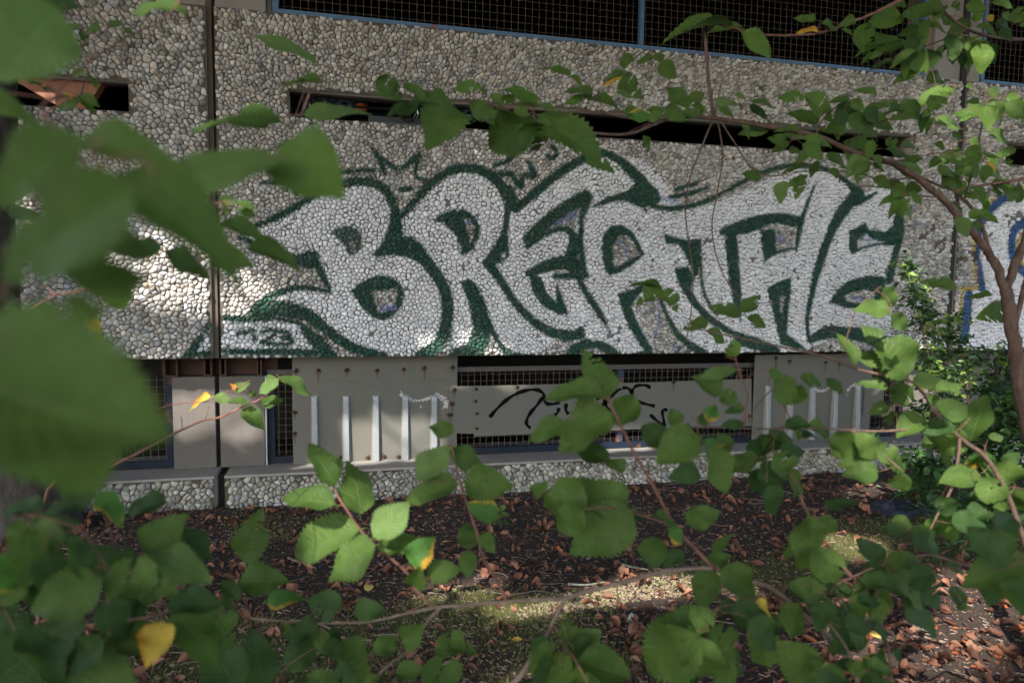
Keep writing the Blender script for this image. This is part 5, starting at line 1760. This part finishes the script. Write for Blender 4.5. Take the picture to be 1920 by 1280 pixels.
S.branch([(826, 1138, 1.06), (805, 1160, 1.05), (795, 1175, 1.05), (770, 1215, 1.03), (730, 1245, 1.0), (690, 1280, 0.97)], 0.003, 0.0014)
S.branch([(948, 1124, 1.08), (930, 1085, 1.07), (905, 1045, 1.06), (895, 1000, 1.05), (878, 950, 1.04), (866, 915, 1.03), (852, 860, 1.02), (845, 830, 1.02)], 0.003, 0.0013, mat=M_TWIG_RED)
S.branch([(1340, 1066, 1.15), (1310, 1035, 1.13), (1265, 985, 1.10), (1225, 910, 1.06), (1190, 850, 1.03), (1160, 790, 1.0), (1140, 745, 0.99)], 0.0034, 0.0018, mat=M_TWIG_RED)
S.branch([(1265, 985, 1.10), (1225, 972, 1.06), (1170, 958, 1.02), (1130, 950, 0.99), (1095, 955, 0.97)], 0.0016, 0.001, mat=M_TWIG_RED)
S.branch([(1036, 1168, 1.11), (1058, 1200, 1.07), (1080, 1238, 1.04), (1108, 1290, 1.02)], 0.0022, 0.0012, mat=M_TWIG_RED)
S.branch([(1302, 1340, 1.0), (1318, 1260, 0.98), (1326, 1190, 0.97), (1345, 1138, 0.97)], 0.0035, 0.0018, mat=M_TWIG_RED, world_start=(at(1295, 1500, 1.02).x, at(1295, 1500, 1.02).y, -0.02))
S.leaves('''
627 912 587 824 50; 675 962 665 858 66; 627 945 520 915 48; 700 1007 768 940 66 l; 860 905 748 930 50; 780 898 845 830 52 l; 850 812 803 792 34; 845 840 912 880 42; 870 900 960 908 66; 935 968 882 938 42 e;
880 1030 875 972 48; 903 1000 925 1032 34; 878 1032 877 1082 40; 675 992 515 1025 76; 705 1022 597 1078 74; 715 1010 720 1037 18; 720 1035 775 1000 42; 768 1055 808 1014 48 e; 800 1075 862 1065 46; 775 1097 785 1063 36; 455 1055 480 962 56; 447 1090 537 1080 60; 500 1130 567 1110 36 e; 640 1140 573 1125 54 d; 665 1140 722 1143 42 d; 610 1205 640 1175 44 d; 700 1222 750 1192 50; 755 1200 793 1170 42; 625 1205 702 1275 64; 535 1250 600 1190 74 d; 490 1300 485 1180 66 d; 600 1340 560 1240 125; 790 1250 885 1310 78; 528 1172 548 1175 12;
1138 748 1100 650 58; 1130 735 1015 728 44; 1148 748 1205 800 62; 1148 775 1035 842 84; 1060 790 990 820 42; 1120 830 1105 886 62 d; 1100 955 1003 902 78; 1175 960 1062 888 72; 1095 955 1032 1000 62; 1185 958 1075 1035 100; 1192 1030 1255 1036 52; 1250 835 1197 795 54 d; 1305 815 1232 870 70; 1275 805 1300 835 50; 1310 880 1260 895 42 d; 1325 835 1375 925 54; 1320 835 1362 826 24 e; 1272 802 1258 765 34; 1318 770 1355 782 30 e; 1350 740 1295 705 40; 1352 735 1385 762 38; 1382 692 1308 705 26 l; 1378 668 1375 635 24 o; 1395 765 1360 770 16 d; 1395 795 1352 795 20 d; 1310 795 1332 772 25 d; 1362 665 1388 645 26;
1255 990 1283 1022 30 e; 1320 1065 1365 1035 36; 1330 1065 1315 1140 62; 1350 1065 1430 1125 60; 1390 1140 1330 1150 34 d; 1420 1130 1375 1180 52 d;
1325 1190 1207 1180 76 z0.95; 1310 1190 1195 1270 115 z0.92; 1310 1195 1330 1290 75 z0.9; 1325 1185 1400 1250 62 z0.95; 1320 1210 1395 1290 62 z0.93; 1072 1220 1128 1180 50 l; 1085 1238 1185 1265 64; 1070 1225 1000 1290 84; 1080 1250 1085 1295 36 o; 1440 1250 1420 1150 60; 1415 1130 1466 1155 20 y; 1420 1190 1455 1145 60 d
''', jitter=0.03)
S.scatter(8, (450, 1150, 960, 1300), 50, 80, 'gd')
S.scatter(14, (960, 1130, 1480, 1300), 55, 95, 'ggd')
S.scatter(6, (1150, 780, 1420, 1080), 45, 70, 'gd')
S.finish()

# ------------------------------------------------------------------ sapling at the lower right
rb = at(1990, 1330, 1.35); rb.z = -0.03
R = Plant('leafy_sapling', 'dense leafy sapling filling the lower right, growing below the slender tree', 'sapling', (rb.x, rb.y, 0), M_BRANCH, 8)
R.branch([(1975, 1150, 1.33), (1930, 1040, 1.30), (1890, 930, 1.28), (1850, 860, 1.26), (1800, 820, 1.25), (1760, 780, 1.24), (1730, 735, 1.23), (1700, 712, 1.22), (1615, 694, 1.21), (1540, 667, 1.20), (1465, 650, 1.20), (1380, 632, 1.2), (1300, 615, 1.2)], 0.0060, 0.0012, 'stem', world_start=rb)
R.branch([(1800, 822, 1.25), (1765, 800, 1.25), (1665, 808, 1.26), (1590, 806, 1.26), (1515, 801, 1.26), (1440, 804, 1.25), (1350, 801, 1.24), (1270, 800, 1.22)], 0.0028, 0.0012)
R.branch([(1395, 800, 1.24), (1398, 765, 1.22), (1402, 740, 1.2), (1385, 695, 1.18), (1378, 665, 1.17)], 0.002, 0.0011, mat=M_TWIG_RED)
R.branch([(1490, 803, 1.26), (1470, 760, 1.25), (1450, 730, 1.24), (1410, 770, 1.23)], 0.0016, 0.001)
R.branch([(1930, 1040, 1.30), (1880, 1050, 1.2), (1820, 1060, 1.12), (1740, 1040, 1.08), (1660, 1056, 1.06), (1597, 1082, 1.06), (1560, 1105, 1.05), (1556, 1170, 1.04)], 0.0028, 0.0012)
R.branch([(1690, 1050, 1.07), (1660, 1090, 1.08), (1640, 1130, 1.1), (1665, 1210, 1.1), (1672, 1290, 1.1)], 0.0018, 0.0018)
R.branch([(1597, 1082, 1.06), (1570, 1048, 1.06), (1530, 990, 1.08), (1505, 940, 1.1), (1490, 900, 1.12), (1450, 850, 1.15)], 0.0028, 0.0012, mat=M_TWIG_RED)
R.branch([(1800, 820, 1.25), (1790, 900, 1.24), (1760, 960, 1.2), (1740, 1000, 1.16)], 0.003, 0.0015)
R.branch([(1556, 1170, 1.04), (1590, 1220, 1.03), (1610, 1290, 1.02)], 0.002, 0.002)
R.branch([(1600, 808, 1.26), (1640, 840, 1.24), (1665, 860, 1.22), (1690, 880, 1.2)], 0.002, 0.001)
R.leaves('''
1655 540 1685 578 32; 1668 580 1608 575 30; 1670 590 1707 620 28; 1702 705 1650 612 64; 1685 690 1612 653 30; 1712 725 1660 757 56; 1710 718 1765 715 36; 1665 725 1610 712 20; 1665 760 1630 775 28; 1670 770 1690 797 35; 1740 745 1765 755 22; 1812 780 1755 752 44; 1820 822 1840 738 54; 1800 800 1765 862 60; 1855 822 1882 818 18 l; 1600 810 1560 868 60; 1602 815 1650 865 40; 1655 855 1710 885 30; 1690 883 1690 922 36; 1505 722 1480 762 40; 1450 705 1488 760 45; 1500 705 1545 720 26; 1548 710 1585 738 22 d; 1440 695 1475 710 22; 1485 805 1540 815 16 d; 1495 805 1500 830 12; 1450 850 1495 905 48; 1497 905 1505 940 10; 1445 810 1455 850 42; 1825 895 1760 905 46; 1830 845 1845 888 45 e; 1840 895 1885 960 62; 1900 905 1855 880 50; 1900 915 1910 970 55;
1400 895 1480 935 46 d; 1440 910 1465 970 40 d; 1515 965 1513 1082 62; 1560 1030 1530 1100 66; 1535 970 1575 995 34; 1655 1060 1615 1010 40 d; 1660 1050 1755 1055 40; 1660 1058 1752 1142 60; 1770 965 1755 1020 56 o; 1670 975 1720 990 30; 1730 990 1770 1060 28 d; 1775 1055 1815 1075 22; 1890 1060 1815 985 70 d z0.85; 1930 1050 1805 1090 78 z0.85; 1925 1080 1890 1150 66 z0.85; 1860 968 1925 1045 42 z0.95; 1780 1100 1815 1148 25 d; 1805 1130 1815 1150 15; 1640 1085 1640 1160 58; 1630 1080 1640 1128 26 d; 1690 1115 1775 1195 46 d; 1480 1100 1555 1120 46; 1545 1120 1570 1170 25 d; 1575 1130 1620 1175 28 d; 1560 1160 1615 1235 50 d; 1600 1165 1622 1225 28 d; 1640 1165 1675 1210 18 d; 1675 1215 1698 1240 16 d; 1525 1270 1445 1205 76; 1580 1300 1530 1235 56; 1625 1260 1580 1240 46; 1640 1250 1620 1230 20 e;
1700 1000 1660 985 30 d; 1790 960 1760 930 34 d; 1850 930 1815 925 30 d; 1880 870 1910 850 34 d; 1870 990 1905 960 40 d
''', jitter=0.05)
R.scatter(12, (1300, 780, 1580, 1200), 45, 75, 'ggd')
R.scatter(22, (1480, 620, 1960, 960), 45, 80, 'ggd')
R.scatter(34, (1480, 960, 1960, 1300), 45, 85, 'ggd')
R.finish()

# ------------------------------------------------------------------ near sapling on the left, partly out of focus
rb = at(-120, 1300, 0.52); rb.z = -0.03
N_ = Plant('near_sapling', 'out of focus sapling with very large green leaves closest on the left', 'sapling', (rb.x, rb.y, 0), M_BRANCH, 12)
N_.branch([(-120, 1000, 0.45), (-140, 800, 0.32), (-150, 690, 0.26), (-110, 600, 0.29), (-40, 520, 0.33), (60, 430, 0.38), (190, 365, 0.45), (272, 322, 0.52), (400, 296, 0.60), (520, 275, 0.68), (548, 238, 0.76), (565, 215, 0.84), (580, 175, 0.92)], 0.0020, 0.0007, 'stem', world_start=rb)
N_.branch([(190, 365, 0.45), (140, 275, 0.46), (80, 210, 0.48), (95, 185, 0.5), (175, 110, 0.6), (260, 60, 0.7), (320, 25, 0.76), (345, -20, 0.8)], 0.0010, 0.0008, mat=M_TWIG_RED)
N_.branch([(-40, 620, 0.6), (37, 592, 0.65), (95, 556, 0.68), (160, 545, 0.7), (215, 536, 0.72), (280, 515, 0.74), (335, 498, 0.76), (400, 475, 0.78), (412, 420, 0.8), (418, 390, 0.82)], 0.0013, 0.0008, mat=M_TWIG_RED, world_start=at(-130, 760, 0.5))
N_.branch([(175, 110, 0.6), (150, 90, 0.7), (200, 55, 0.9), (205, 48, 1.0)], 0.0015, 0.001)
N_.branch([(95, 190, 0.5), (120, 180, 0.8), (150, 180, 1.1), (165, 130, 1.2)], 0.0015, 0.001)
N_.leaves('''
-140 690 330 815 310 z0.225; 30 590 190 945 290 z0.27; 110 20 5 150 150 l z0.46; -80 185 68 205 36 z0.55; 150 15 -5 28 24 d z0.9; 150 53 117 45 16 z1.1; 190 52 150 57 16 z1.1; 150 57 166 83 18 d z1.1; 200 50 228 42 12 z1.1; 230 50 256 66 5 z1.1; 215 60 240 84 5 z1.1; 338 15 232 -6 34 z0.8; 325 5 352 27 15 o z0.85;
160 136 132 140 15 o z1.2; 163 138 189 166 7 z1.2; 150 190 100 202 22 z1.2; 145 180 186 197 22 z1.2; 142 185 184 212 12 o z1.2; 136 186 119 172 11 y z1.2; 78 162 48 150 10 d z1.2; 80 165 105 172 6 d z1.2; 527 235 343 205 40 z0.82; 480 237 505 235 10 z0.85;
145 268 312 276 58 z0.44; 165 265 -50 365 115 z0.29; 530 298 270 338 76 l z0.46; 528 268 618 348 112 o z0.50; 215 332 455 474 112 z0.31; 262 348 -60 520 165 z0.25; 225 420 150 595 150 z0.29; 215 535 238 590 58 d z0.62; 305 465 228 470 42 d z0.72; 310 470 398 522 42 d z0.72; 400 480 468 490 46 z0.74; 412 422 345 392 26 z0.8; 412 418 502 438 30 z0.8; 412 380 442 372 22 z0.95; 420 390 432 404 22 z0.95; 440 380 482 386 12 z0.95; 445 390 478 402 18 z0.95; 465 462 558 482 32 z0.85;
0 370 40 372 15 d z0.9; 15 395 72 400 24 d z0.9; 75 385 112 400 16 z0.9; 92 368 128 385 15 z0.9; 75 565 100 592 24 l z0.75; 10 578 40 584 8 z0.75; 140 585 212 630 11 y z0.8
''', jitter=0.015)
N_.finish()

# ------------------------------------------------------------------ sapling at the lower left
rb = at(120, 1500, 0.95); rb.z = -0.03
Q = Plant('shaded_sapling', 'shaded sapling with round leaves and one yellow heart shaped leaf at the lower left', 'sapling', (rb.x, rb.y, 0), M_BRANCH, 15)
Q.branch([(120, 1380, 0.9), (150, 1260, 0.82), (195, 1180, 0.78), (205, 1100, 0.76), (215, 1030, 0.76), (185, 930, 0.78)], 0.0032, 0.0012, 'stem', world_start=rb)
Q.branch([(195, 1170, 0.78), (250, 1160, 0.78), (310, 1145, 0.78), (325, 1100, 0.78), (278, 1042, 0.78), (300, 950, 0.8)], 0.0014, 0.0008)
Q.branch([(150, 1260, 0.82), (60, 1200, 0.75), (0, 1120, 0.7), (10, 1030, 0.68), (50, 980, 0.68), (78, 950, 0.7)], 0.0014, 0.0008)
Q.branch([(150, 1260, 0.82), (240, 1290, 0.8), (340, 1290, 0.82), (440, 1310, 0.85)], 0.0016, 0.001)
Q.leaves('''
55 990 128 1015 58 l z0.66; 40 970 35 1040 42 z0.68; 30 1020 150 975 72 d; -10 1040 32 1120 82 e; 0 1130 50 1040 60; 192 1085 48 1150 125 z0.6; 225 1080 160 1020 66 d; 195 1090 318 1090 82 z0.66; 200 1120 235 1195 62 d; 225 1050 300 1070 36 d; 270 1042 342 960 72; 330 1000 402 1045 46 d; 280 1040 400 1072 60 l; 315 1130 415 1130 56 d; 322 1150 416 1246 76; 302 1165 282 1226 82 y; 190 1340 185 1183 108; -20 1280 80 1190 112 d; 440 1300 385 1190 88 d; -10 1150 62 1180 62 d; 80 960 0 940 42 d; 180 925 75 960 52 d; 185 925 232 985 40 e; 310 945 225 945 44 d; 120 1290 40 1240 60 d; 110 1245 150 1210 40 d; 445 1090 400 1150 44 d
''', jitter=0.06)
Q.scatter(24, (-20, 930, 460, 1300), 70, 120, 'ggd')
Q.finish()

# ------------------------------------------------------------------ little seedling twig in front of the concrete columns
rb = at(60, 1040, 1.62); rb.z = -0.03
P = Plant('thin_seedling', 'thin reddish seedling twig with small sunlit leaves in front of the concrete columns', 'seedling', (rb.x, rb.y, 0), M_TWIG_RED, 17)
P.branch([(80, 950, 1.58), (180, 890, 1.52), (290, 833, 1.5), (340, 806, 1.5), (380, 788, 1.5), (412, 782, 1.5), (455, 762, 1.5), (490, 747, 1.5), (515, 728, 1.5), (524, 708, 1.5)], 0.0042, 0.0014, 'stem', world_start=rb)
P.branch([(200, 880, 1.52), (260, 790, 1.5), (315, 760, 1.5), (380, 753, 1.5), (412, 753, 1.5), (455, 758, 1.5)], 0.0016, 0.0009)
P.branch([(398, 748, 1.5), (420, 738, 1.5), (442, 728, 1.5), (470, 712, 1.5)], 0.0012, 0.0008)
P.branch([(384, 787, 1.5), (391, 765, 1.5), (393, 758, 1.5)], 0.0009, 0.0007)
P.branch([(341, 806, 1.5), (341, 790, 1.5), (339, 780, 1.5)], 0.0012, 0.0010)
P.leaves('''
396 744 345 763 16 y; 402 742 433 752 22 l; 433 750 468 752 14; 438 732 465 716 18 l; 441 731 433 716 9 r; 522 710 478 735 28 l; 524 706 598 748 22 l; 490 757 527 745 24; 455 766 495 802 32; 466 735 482 742 14
''', z=1.5, jitter=0.02)
P.finish()

# ------------------------------------------------------------------ tiny seedling on the soil
rb = on_z(938, 992, 0)
K = Plant('tiny_seedling', 'tiny bright green seedling growing from the dark soil', 'seedling', (rb.x, rb.y, ground_h(rb.x, rb.y)), M_TWIG_RED, 19)
dk = (rb - CAM).dot(_fw)
K.branch([(940, 988, dk), (936, 975, dk), (938, 955, dk)], 0.0018, 0.001, 'stem')
K.leaves('938 955 948 946 10 l; 938 958 926 950 8; 937 966 957 964 11; 937 970 918 966 10; 938 976 958 982 10 d; 936 978 922 982 9 d', z=dk, jitter=0.01)
K.finish()

# ------------------------------------------------------------------ small-leaved bushes at the foot of the wall
def bush(name, label, stems, n, spread, lsize, mats, seed, fern=False):
    r = random.Random(seed)
    base = on_z(*stems[0][0][:2], 0)
    d0 = (base - CAM).dot(_fw)
    o = empty(name, (base.x, base.y, 0))
    set_props(o, label, 'bush')
    pts = []
    for st in stems:
        q = [at(u, v, dd) for (u, v, dd) in st]
        q[0].z = -0.02
        s = [Vector(tuple(p)) for p in spline(q, 6)]
        m = MB(); m.tube(s, [0.0055 * (1 - 0.75 * i / len(s)) for i in range(len(s))], 6)
        m.build('stem', M_TWIG_RED, o, True)
        pts += [(p, i / len(s)) for i, p in enumerate(s) if i > len(s) * 0.15]
    per = n // len(mats)
    for mi, mat in enumerate(mats):
        m = MB()
        for k in range(per // 5):
            p, t = r.choice(pts)
            dirv = Vector((r.gauss(0, 1), r.gauss(0, 0.8), r.gauss(0.15, 0.7))).normalized()
            if p.y > WALL_Y - 0.10: dirv.y = -abs(dirv.y)
            ln = spread * r.uniform(0.25, 1.0) * (1.05 - 0.5 * t)
            e = p + dirv * ln
            e.y = min(e.y, WALL_Y - 0.03)
            m.tube([p, (p + e) / 2 + Vector((0, 0, 0.015)), e], 0.0009, 4, False)
            for j in range(6):
                f = 0.3 + 0.7 * j / 5
                c = p + (e - p) * f + Vector((0, 0, 0.015 * (1 - abs(2 * f - 1))))
                a = Vector((r.gauss(0, 1), r.gauss(0, 1), r.gauss(0, 0.6)))
                y = (a - dirv * a.dot(dirv) * 0.3).normalized()
                nrm = y.cross(Vector((r.gauss(0, .4), r.gauss(-.3, .4), 1))).normalized()
                L = lsize * r.uniform(0.6, 1.25); W = L * 0.30
                up = nrm.cross(y)
                m.add([c, c + y * L * 0.35 + nrm * W + up * W * .35, c + y * L * 0.75 + nrm * W * .7 + up * W * .25, c + y * L, c + y * L * 0.75 - nrm * W * .7 + up * W * .25, c + y * L * 0.35 - nrm * W + up * W * .35, c + y * L * 0.5],
                      [(0, 1, 6), (1, 2, 6), (2, 3, 6), (3, 4, 6), (4, 5, 6), (5, 0, 6)])
        f = m.build('foliage', mat, o)
        f['kind'] = 'stuff'
    return o


def mat_small_leaf(name, a, b, tr=0.3):
    t = NT(name); v = obj_vec(t)
    c = t.mix(t.noise(40.0, 2, v), a, b)
    p = t.bsdf(c, 0.45, spec=0.35)
    q = t.n('BsdfTranslucent', Color=c).outputs[0]
    ms = t.n('MixShader', Fac=tr)
    t.t.links.new(p, ms.inputs[1]); t.t.links.new(q, ms.inputs[2])
    return t.done(ms.outputs[0])


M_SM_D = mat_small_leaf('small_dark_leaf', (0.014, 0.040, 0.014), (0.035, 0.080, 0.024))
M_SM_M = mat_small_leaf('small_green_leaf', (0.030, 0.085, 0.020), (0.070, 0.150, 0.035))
M_SM_L = mat_small_leaf('small_sunlit_leaf', (0.10, 0.18, 0.03), (0.20, 0.28, 0.06))  # brighter leaf copy that paints in the bush's sunlit bits
bush('small_leaved_bush', 'small leaved bush with pinkish stems between the graffiti wall and the tree', [
    [(1775, 870, 3.55), (1762, 780, 3.5), (1748, 700, 3.45), (1735, 640, 3.42), (1715, 560, 3.4), (1700, 500, 3.4)],
    [(1785, 870, 3.6), (1775, 760, 3.55), (1768, 680, 3.55), (1752, 610, 3.5), (1725, 560, 3.5)],
    [(1800, 875, 3.6), (1815, 770, 3.55), (1808, 690, 3.5), (1795, 640, 3.5), (1780, 600, 3.5)],
    [(1830, 880, 3.5), (1850, 790, 3.5), (1862, 720, 3.45), (1880, 670, 3.4)],
    [(1760, 870, 3.5), (1745, 820, 3.4), (1725, 770, 3.35)]], 1900, 0.20, 0.034, (M_SM_D, M_SM_D, M_SM_M, M_SM_L), 51)
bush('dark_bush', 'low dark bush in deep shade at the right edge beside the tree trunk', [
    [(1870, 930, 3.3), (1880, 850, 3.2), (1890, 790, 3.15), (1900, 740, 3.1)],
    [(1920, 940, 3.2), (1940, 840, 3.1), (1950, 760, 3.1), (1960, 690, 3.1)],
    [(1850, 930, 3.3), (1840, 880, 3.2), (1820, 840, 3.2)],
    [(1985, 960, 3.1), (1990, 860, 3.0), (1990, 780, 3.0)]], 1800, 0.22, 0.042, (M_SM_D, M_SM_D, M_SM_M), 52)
bush('creeping_bush', 'sparse dark creeper with small leaves lying over the soil before the plinth on the right', [
    [(1690, 905, 3.35), (1720, 880, 3.3), (1750, 870, 3.25)],
    [(1740, 930, 3.1), (1780, 905, 3.05), (1830, 900, 3.0)],
    [(1800, 985, 2.7), (1840, 950, 2.65), (1890, 945, 2.6)]], 700, 0.20, 0.045, (M_SM_D, M_SM_M), 53)

# ------------------------------------------------------------------ dark trunk at the left edge; unseen leaf canopy added above to shade the place
def trunk_tree():
    q = [(at(75, 935, 2.95), 0.17), (at(52, 890, 2.90), 0.115), (at(25, 800, 2.86), 0.095), (at(0, 650, 2.82), 0.085), (at(-14, 420, 2.78), 0.080), (at(-16, 200, 2.74), 0.078), (at(-20, 0, 2.70), 0.076)]
    q[0][0].z = -0.06
    top = q[-1][0]
    q += [(top + Vector((-0.05, -0.12, 0.9)), 0.07), (top + Vector((-0.05, -0.45, 1.8)), 0.06)]
    root = empty('dark_trunked_tree', (q[0][0].x, q[0][0].y, 0))
    set_props(root, 'tree with a dark rough trunk at the left edge beside the sunlit panel', 'tree')
    s = spline([(*p, r) for p, r in q], 6)
    m = MB()
    pts = [Vector(p[:3]) for p in s]
    n = 14
    vs, fs = [], []
    for i, p in enumerate(pts):
        rr_ = s[i][3]
        for k in range(n):
            a = 2 * math.pi * k / n
            flare = 1 + (0.30 * max(0, 1 - (p.z + 0.06) / 0.25)) * math.sin(3 * a + 1) + 0.07 * math.sin(5 * a + 3 * p.z) + 0.05 * math.sin(11 * a + 9 * p.z)
            vs.append(p + Vector((math.cos(a), math.sin(a), 0)) * rr_ * flare)
    for i in range(len(pts) - 1):
        for k in range(n):
            fs.append((i * n + k, i * n + (k + 1) % n, (i + 1) * n + (k + 1) % n, (i + 1) * n + k))
    m.add(vs, fs)
    m.build('trunk', M_BARK, root, True)
    tip = pts[-1]
    return root, tip


crown_root, crown_tip = trunk_tree()
# patches of wall, soil and leaves kept sunlit by gaps cut in the added canopy
SUN_WALL = [[(on_y(u, v, WALL_Y).x, on_y(u, v, WALL_Y).z) for u, v in q] for q in (
    [(20, 335), (120, 330), (135, 400), (60, 450), (25, 450)],
    [(200, 470), (300, 445), (410, 480), (405, 600), (330, 580), (250, 560), (190, 530)],
    [(410, 500), (470, 520), (520, 560), (460, 600), (410, 600)],
    [(800, 640), (960, 640), (960, 668), (790, 668)],
    [(20, 140), (110, 140), (150, 210), (60, 190)],
    [(1700, 690), (1740, 640), (1770, 700), (1760, 760), (1720, 740)])]
SUN_REC = [[(on_y(u, v, REC_Y).x, on_y(u, v, REC_Y).z) for u, v in q] for q in (
    [(322, 752), (405, 740), (405, 800), (330, 840), (322, 830)],
    [(412, 745), (470, 755), (495, 790), (480, 835), (440, 830), (412, 790)],
    [(640, 800), (720, 790), (830, 800), (830, 870), (640, 885)],
    [(560, 872), (700, 862), (700, 890), (540, 895)],
    [(1125, 820), (1230, 815), (1230, 850), (1120, 858)])]
SUN_GND = [[(on_z(u, v, 0).x, on_z(u, v, 0).y) for u, v in q] for q in (
    [(1070, 1118), (1180, 1090), (1290, 1080), (1295, 1112), (1230, 1120), (1130, 1132)],
    [(880, 1140), (1050, 1122), (1050, 1142), (900, 1152)],
    [(1360, 1078), (1400, 1100), (1390, 1115), (1350, 1090)],
    [(1545, 1010), (1640, 1020), (1640, 1045), (1560, 1040)],
    [(1610, 915), (1690, 905), (1690, 930), (1600, 938)],
    [(1770, 1080), (1900, 1090), (1940, 1180), (1860, 1200), (1790, 1150)],
    [(1560, 1180), (1700, 1190), (1800, 1170), (1860, 1210), (1800, 1250), (1640, 1260), (1580, 1230)],
    [(1500, 1090), (1600, 1110), (1610, 1150), (1540, 1140)])]
SUN_BALLS = [(at(615, 985, 1.0), 0.07), (at(735, 965, 1.0), 0.035), (at(372, 752, 1.5), 0.05), (at(440, 745, 1.5), 0.05), (at(540, 725, 1.5), 0.07), (at(95, 985, 0.66), 0.03), (at(620, 1215, 1.0), 0.02),
             (at(1345, 700, 1.17), 0.03), (at(815, 870, 1.02), 0.03), (at(1510, 1060, 1.06), 0.03), (at(1480, 1225, 1.05), 0.03), (at(85, 575, 0.75), 0.03), (at(175, 600, 0.8), 0.05), (at(1100, 1200, 1.03), 0.03), (at(1720, 520, 3.4), 0.08), (at(1800, 700, 3.45), 0.08), (at(1745, 690, 3.45), 0.09), (at(1600, 1130, 1.08), 0.02), (at(1350, 1290, 0.95), 0.03)]


def grow(q, m):
    cx_, cy_ = sum(p[0] for p in q) / len(q), sum(p[1] for p in q) / len(q)
    out = []
    for x, y in q:
        d = math.hypot(x - cx_, y - cy_)
        out.append((x + (x - cx_) / d * m, y + (y - cy_) / d * m))
    return out


SUN_GND = [grow(q, 0.04) for q in SUN_GND]


def inside(p, q):
    x, y = p
    r = False
    n = len(q)
    for i in range(n):
        ax, ay = q[i]; bx, by = q[(i + 1) % n]
        if (ay > y) != (by > y) and x < (bx - ax) * (y - ay) / (by - ay) + ax: r = not r
    return r


def gap(p):
    """would a leaf at p throw its shade on one of the sunny patches?"""
    d = -TO_SUN
    for Yp, polys in ((WALL_Y, SUN_WALL), (REC_Y, SUN_REC)):
        t = (Yp - p.y) / d.y
        h = p + d * t
        if -0.1 < h.z < 2.4 and -2.5 < h.x < 5:
            for q in polys:
                if inside((h.x, h.z), q): return True
    t = -p.z / d.z
    h = p + d * t
    if h.y < WALL_Y + 0.1:
        for q in SUN_GND:
            if inside((h.x, h.y), q): return True
    for c, r in SUN_BALLS:
        v = c - p
        if (v - d * v.dot(d)).length < r: return True
    return False


def added_crown():
    r = random.Random(2024)
    m = MB()
    # leaf sprays added out of view for shade between 3.6 m and 7 m up, denser on the sunward side of the clearing
    perp1 = TO_SUN.cross(Vector((0, 0, 1))).normalized()
    perp2 = perp1.cross(TO_SUN).normalized()
    n = 0
    ends = []
    for k in range(135000):
        # a point of the shaded clearing, then up towards the sun into the crown
        a = Vector((r.uniform(-3.4, 5.6), r.uniform(-0.6, 4.0), 0))
        h = r.uniform(3.3, 6.3)
        p = a + TO_SUN * (h / TO_SUN.z)
        if r.random() < 0.45:
            a = Vector((r.uniform(-3.4, 5.6), WALL_Y, r.uniform(0.0, 3.2)))
            p = a + TO_SUN * ((h - a.z) / TO_SUN.z)
        if k > 90000:                      # upper layer added to darken the soil, over the whole clearing
            p = Vector((r.uniform(-4.5, 6.5), r.uniform(-3.5, 3.0), r.uniform(3.4, 5.6)))
        q = Vector((p.x, p.y, p.z))
        tw_ = (WALL_Y - q.y) / -TO_SUN.y; hz = q.z - TO_SUN.z * tw_; hx = q.x - TO_SUN.x * tw_
        if hz > 0.65 and hx > -0.5 and r.random() < 0.15: continue
        L = r.uniform(0.085, 0.135) * (1.35 if k > 90000 else 1)
        y = Vector((r.gauss(0, 1), r.gauss(0, 1), r.gauss(-0.3, 0.5))).normalized()
        x = y.cross(Vector((r.gauss(0, .5), r.gauss(0, .5), 1))).normalized()
        z = x.cross(y)
        W = L * 0.36
        if gap(q + y * L * 0.4 + x * W) or gap(q + y * L * 0.4 - x * W) or gap(q) or gap(q + y * L): continue
        m.add([q, q + y * L * 0.4 + x * W + z * W * .3, q + y * L, q + y * L * 0.4 - x * W + z * W * .3, q + y * L * .45], [(0, 1, 4), (1, 2, 4), (2, 3, 4), (3, 0, 4)])
        n += 1
        if n % 900 == 0: ends.append(q)
    f = m.build('added_crown', M_SM_M, crown_root)
    f['kind'] = 'stuff'
    # limbs reach from the trunk out into the crown
    mid = []
    for i, e in enumerate(ends[:70]):
        if i < 7:
            s = [Vector(tuple(p)) for p in spline([crown_tip, crown_tip + (e - crown_tip) * 0.4 + Vector((0, 0, 0.5)), e], 6)]
            mm = MB(); mm.tube(s, [0.05 * (1 - 0.85 * j / len(s)) for j in range(len(s))], 7)
            mm.build('limb', M_BARK, crown_root, True)
            mid += s[3:]
    tw = MB()
    for e in ends[7:]:
        b = min(mid, key=lambda p: (p - e).length_squared)
        if (b - e).length < 2.2:
            tw.tube([b, (b + e) / 2 + Vector((0, 0, 0.08)), e], [0.012, 0.008, 0.003], 5)
    t = tw.build('twigs', M_BARK, crown_root, True)
    t['kind'] = 'stuff'
    print('crown leaves', n)


added_crown()
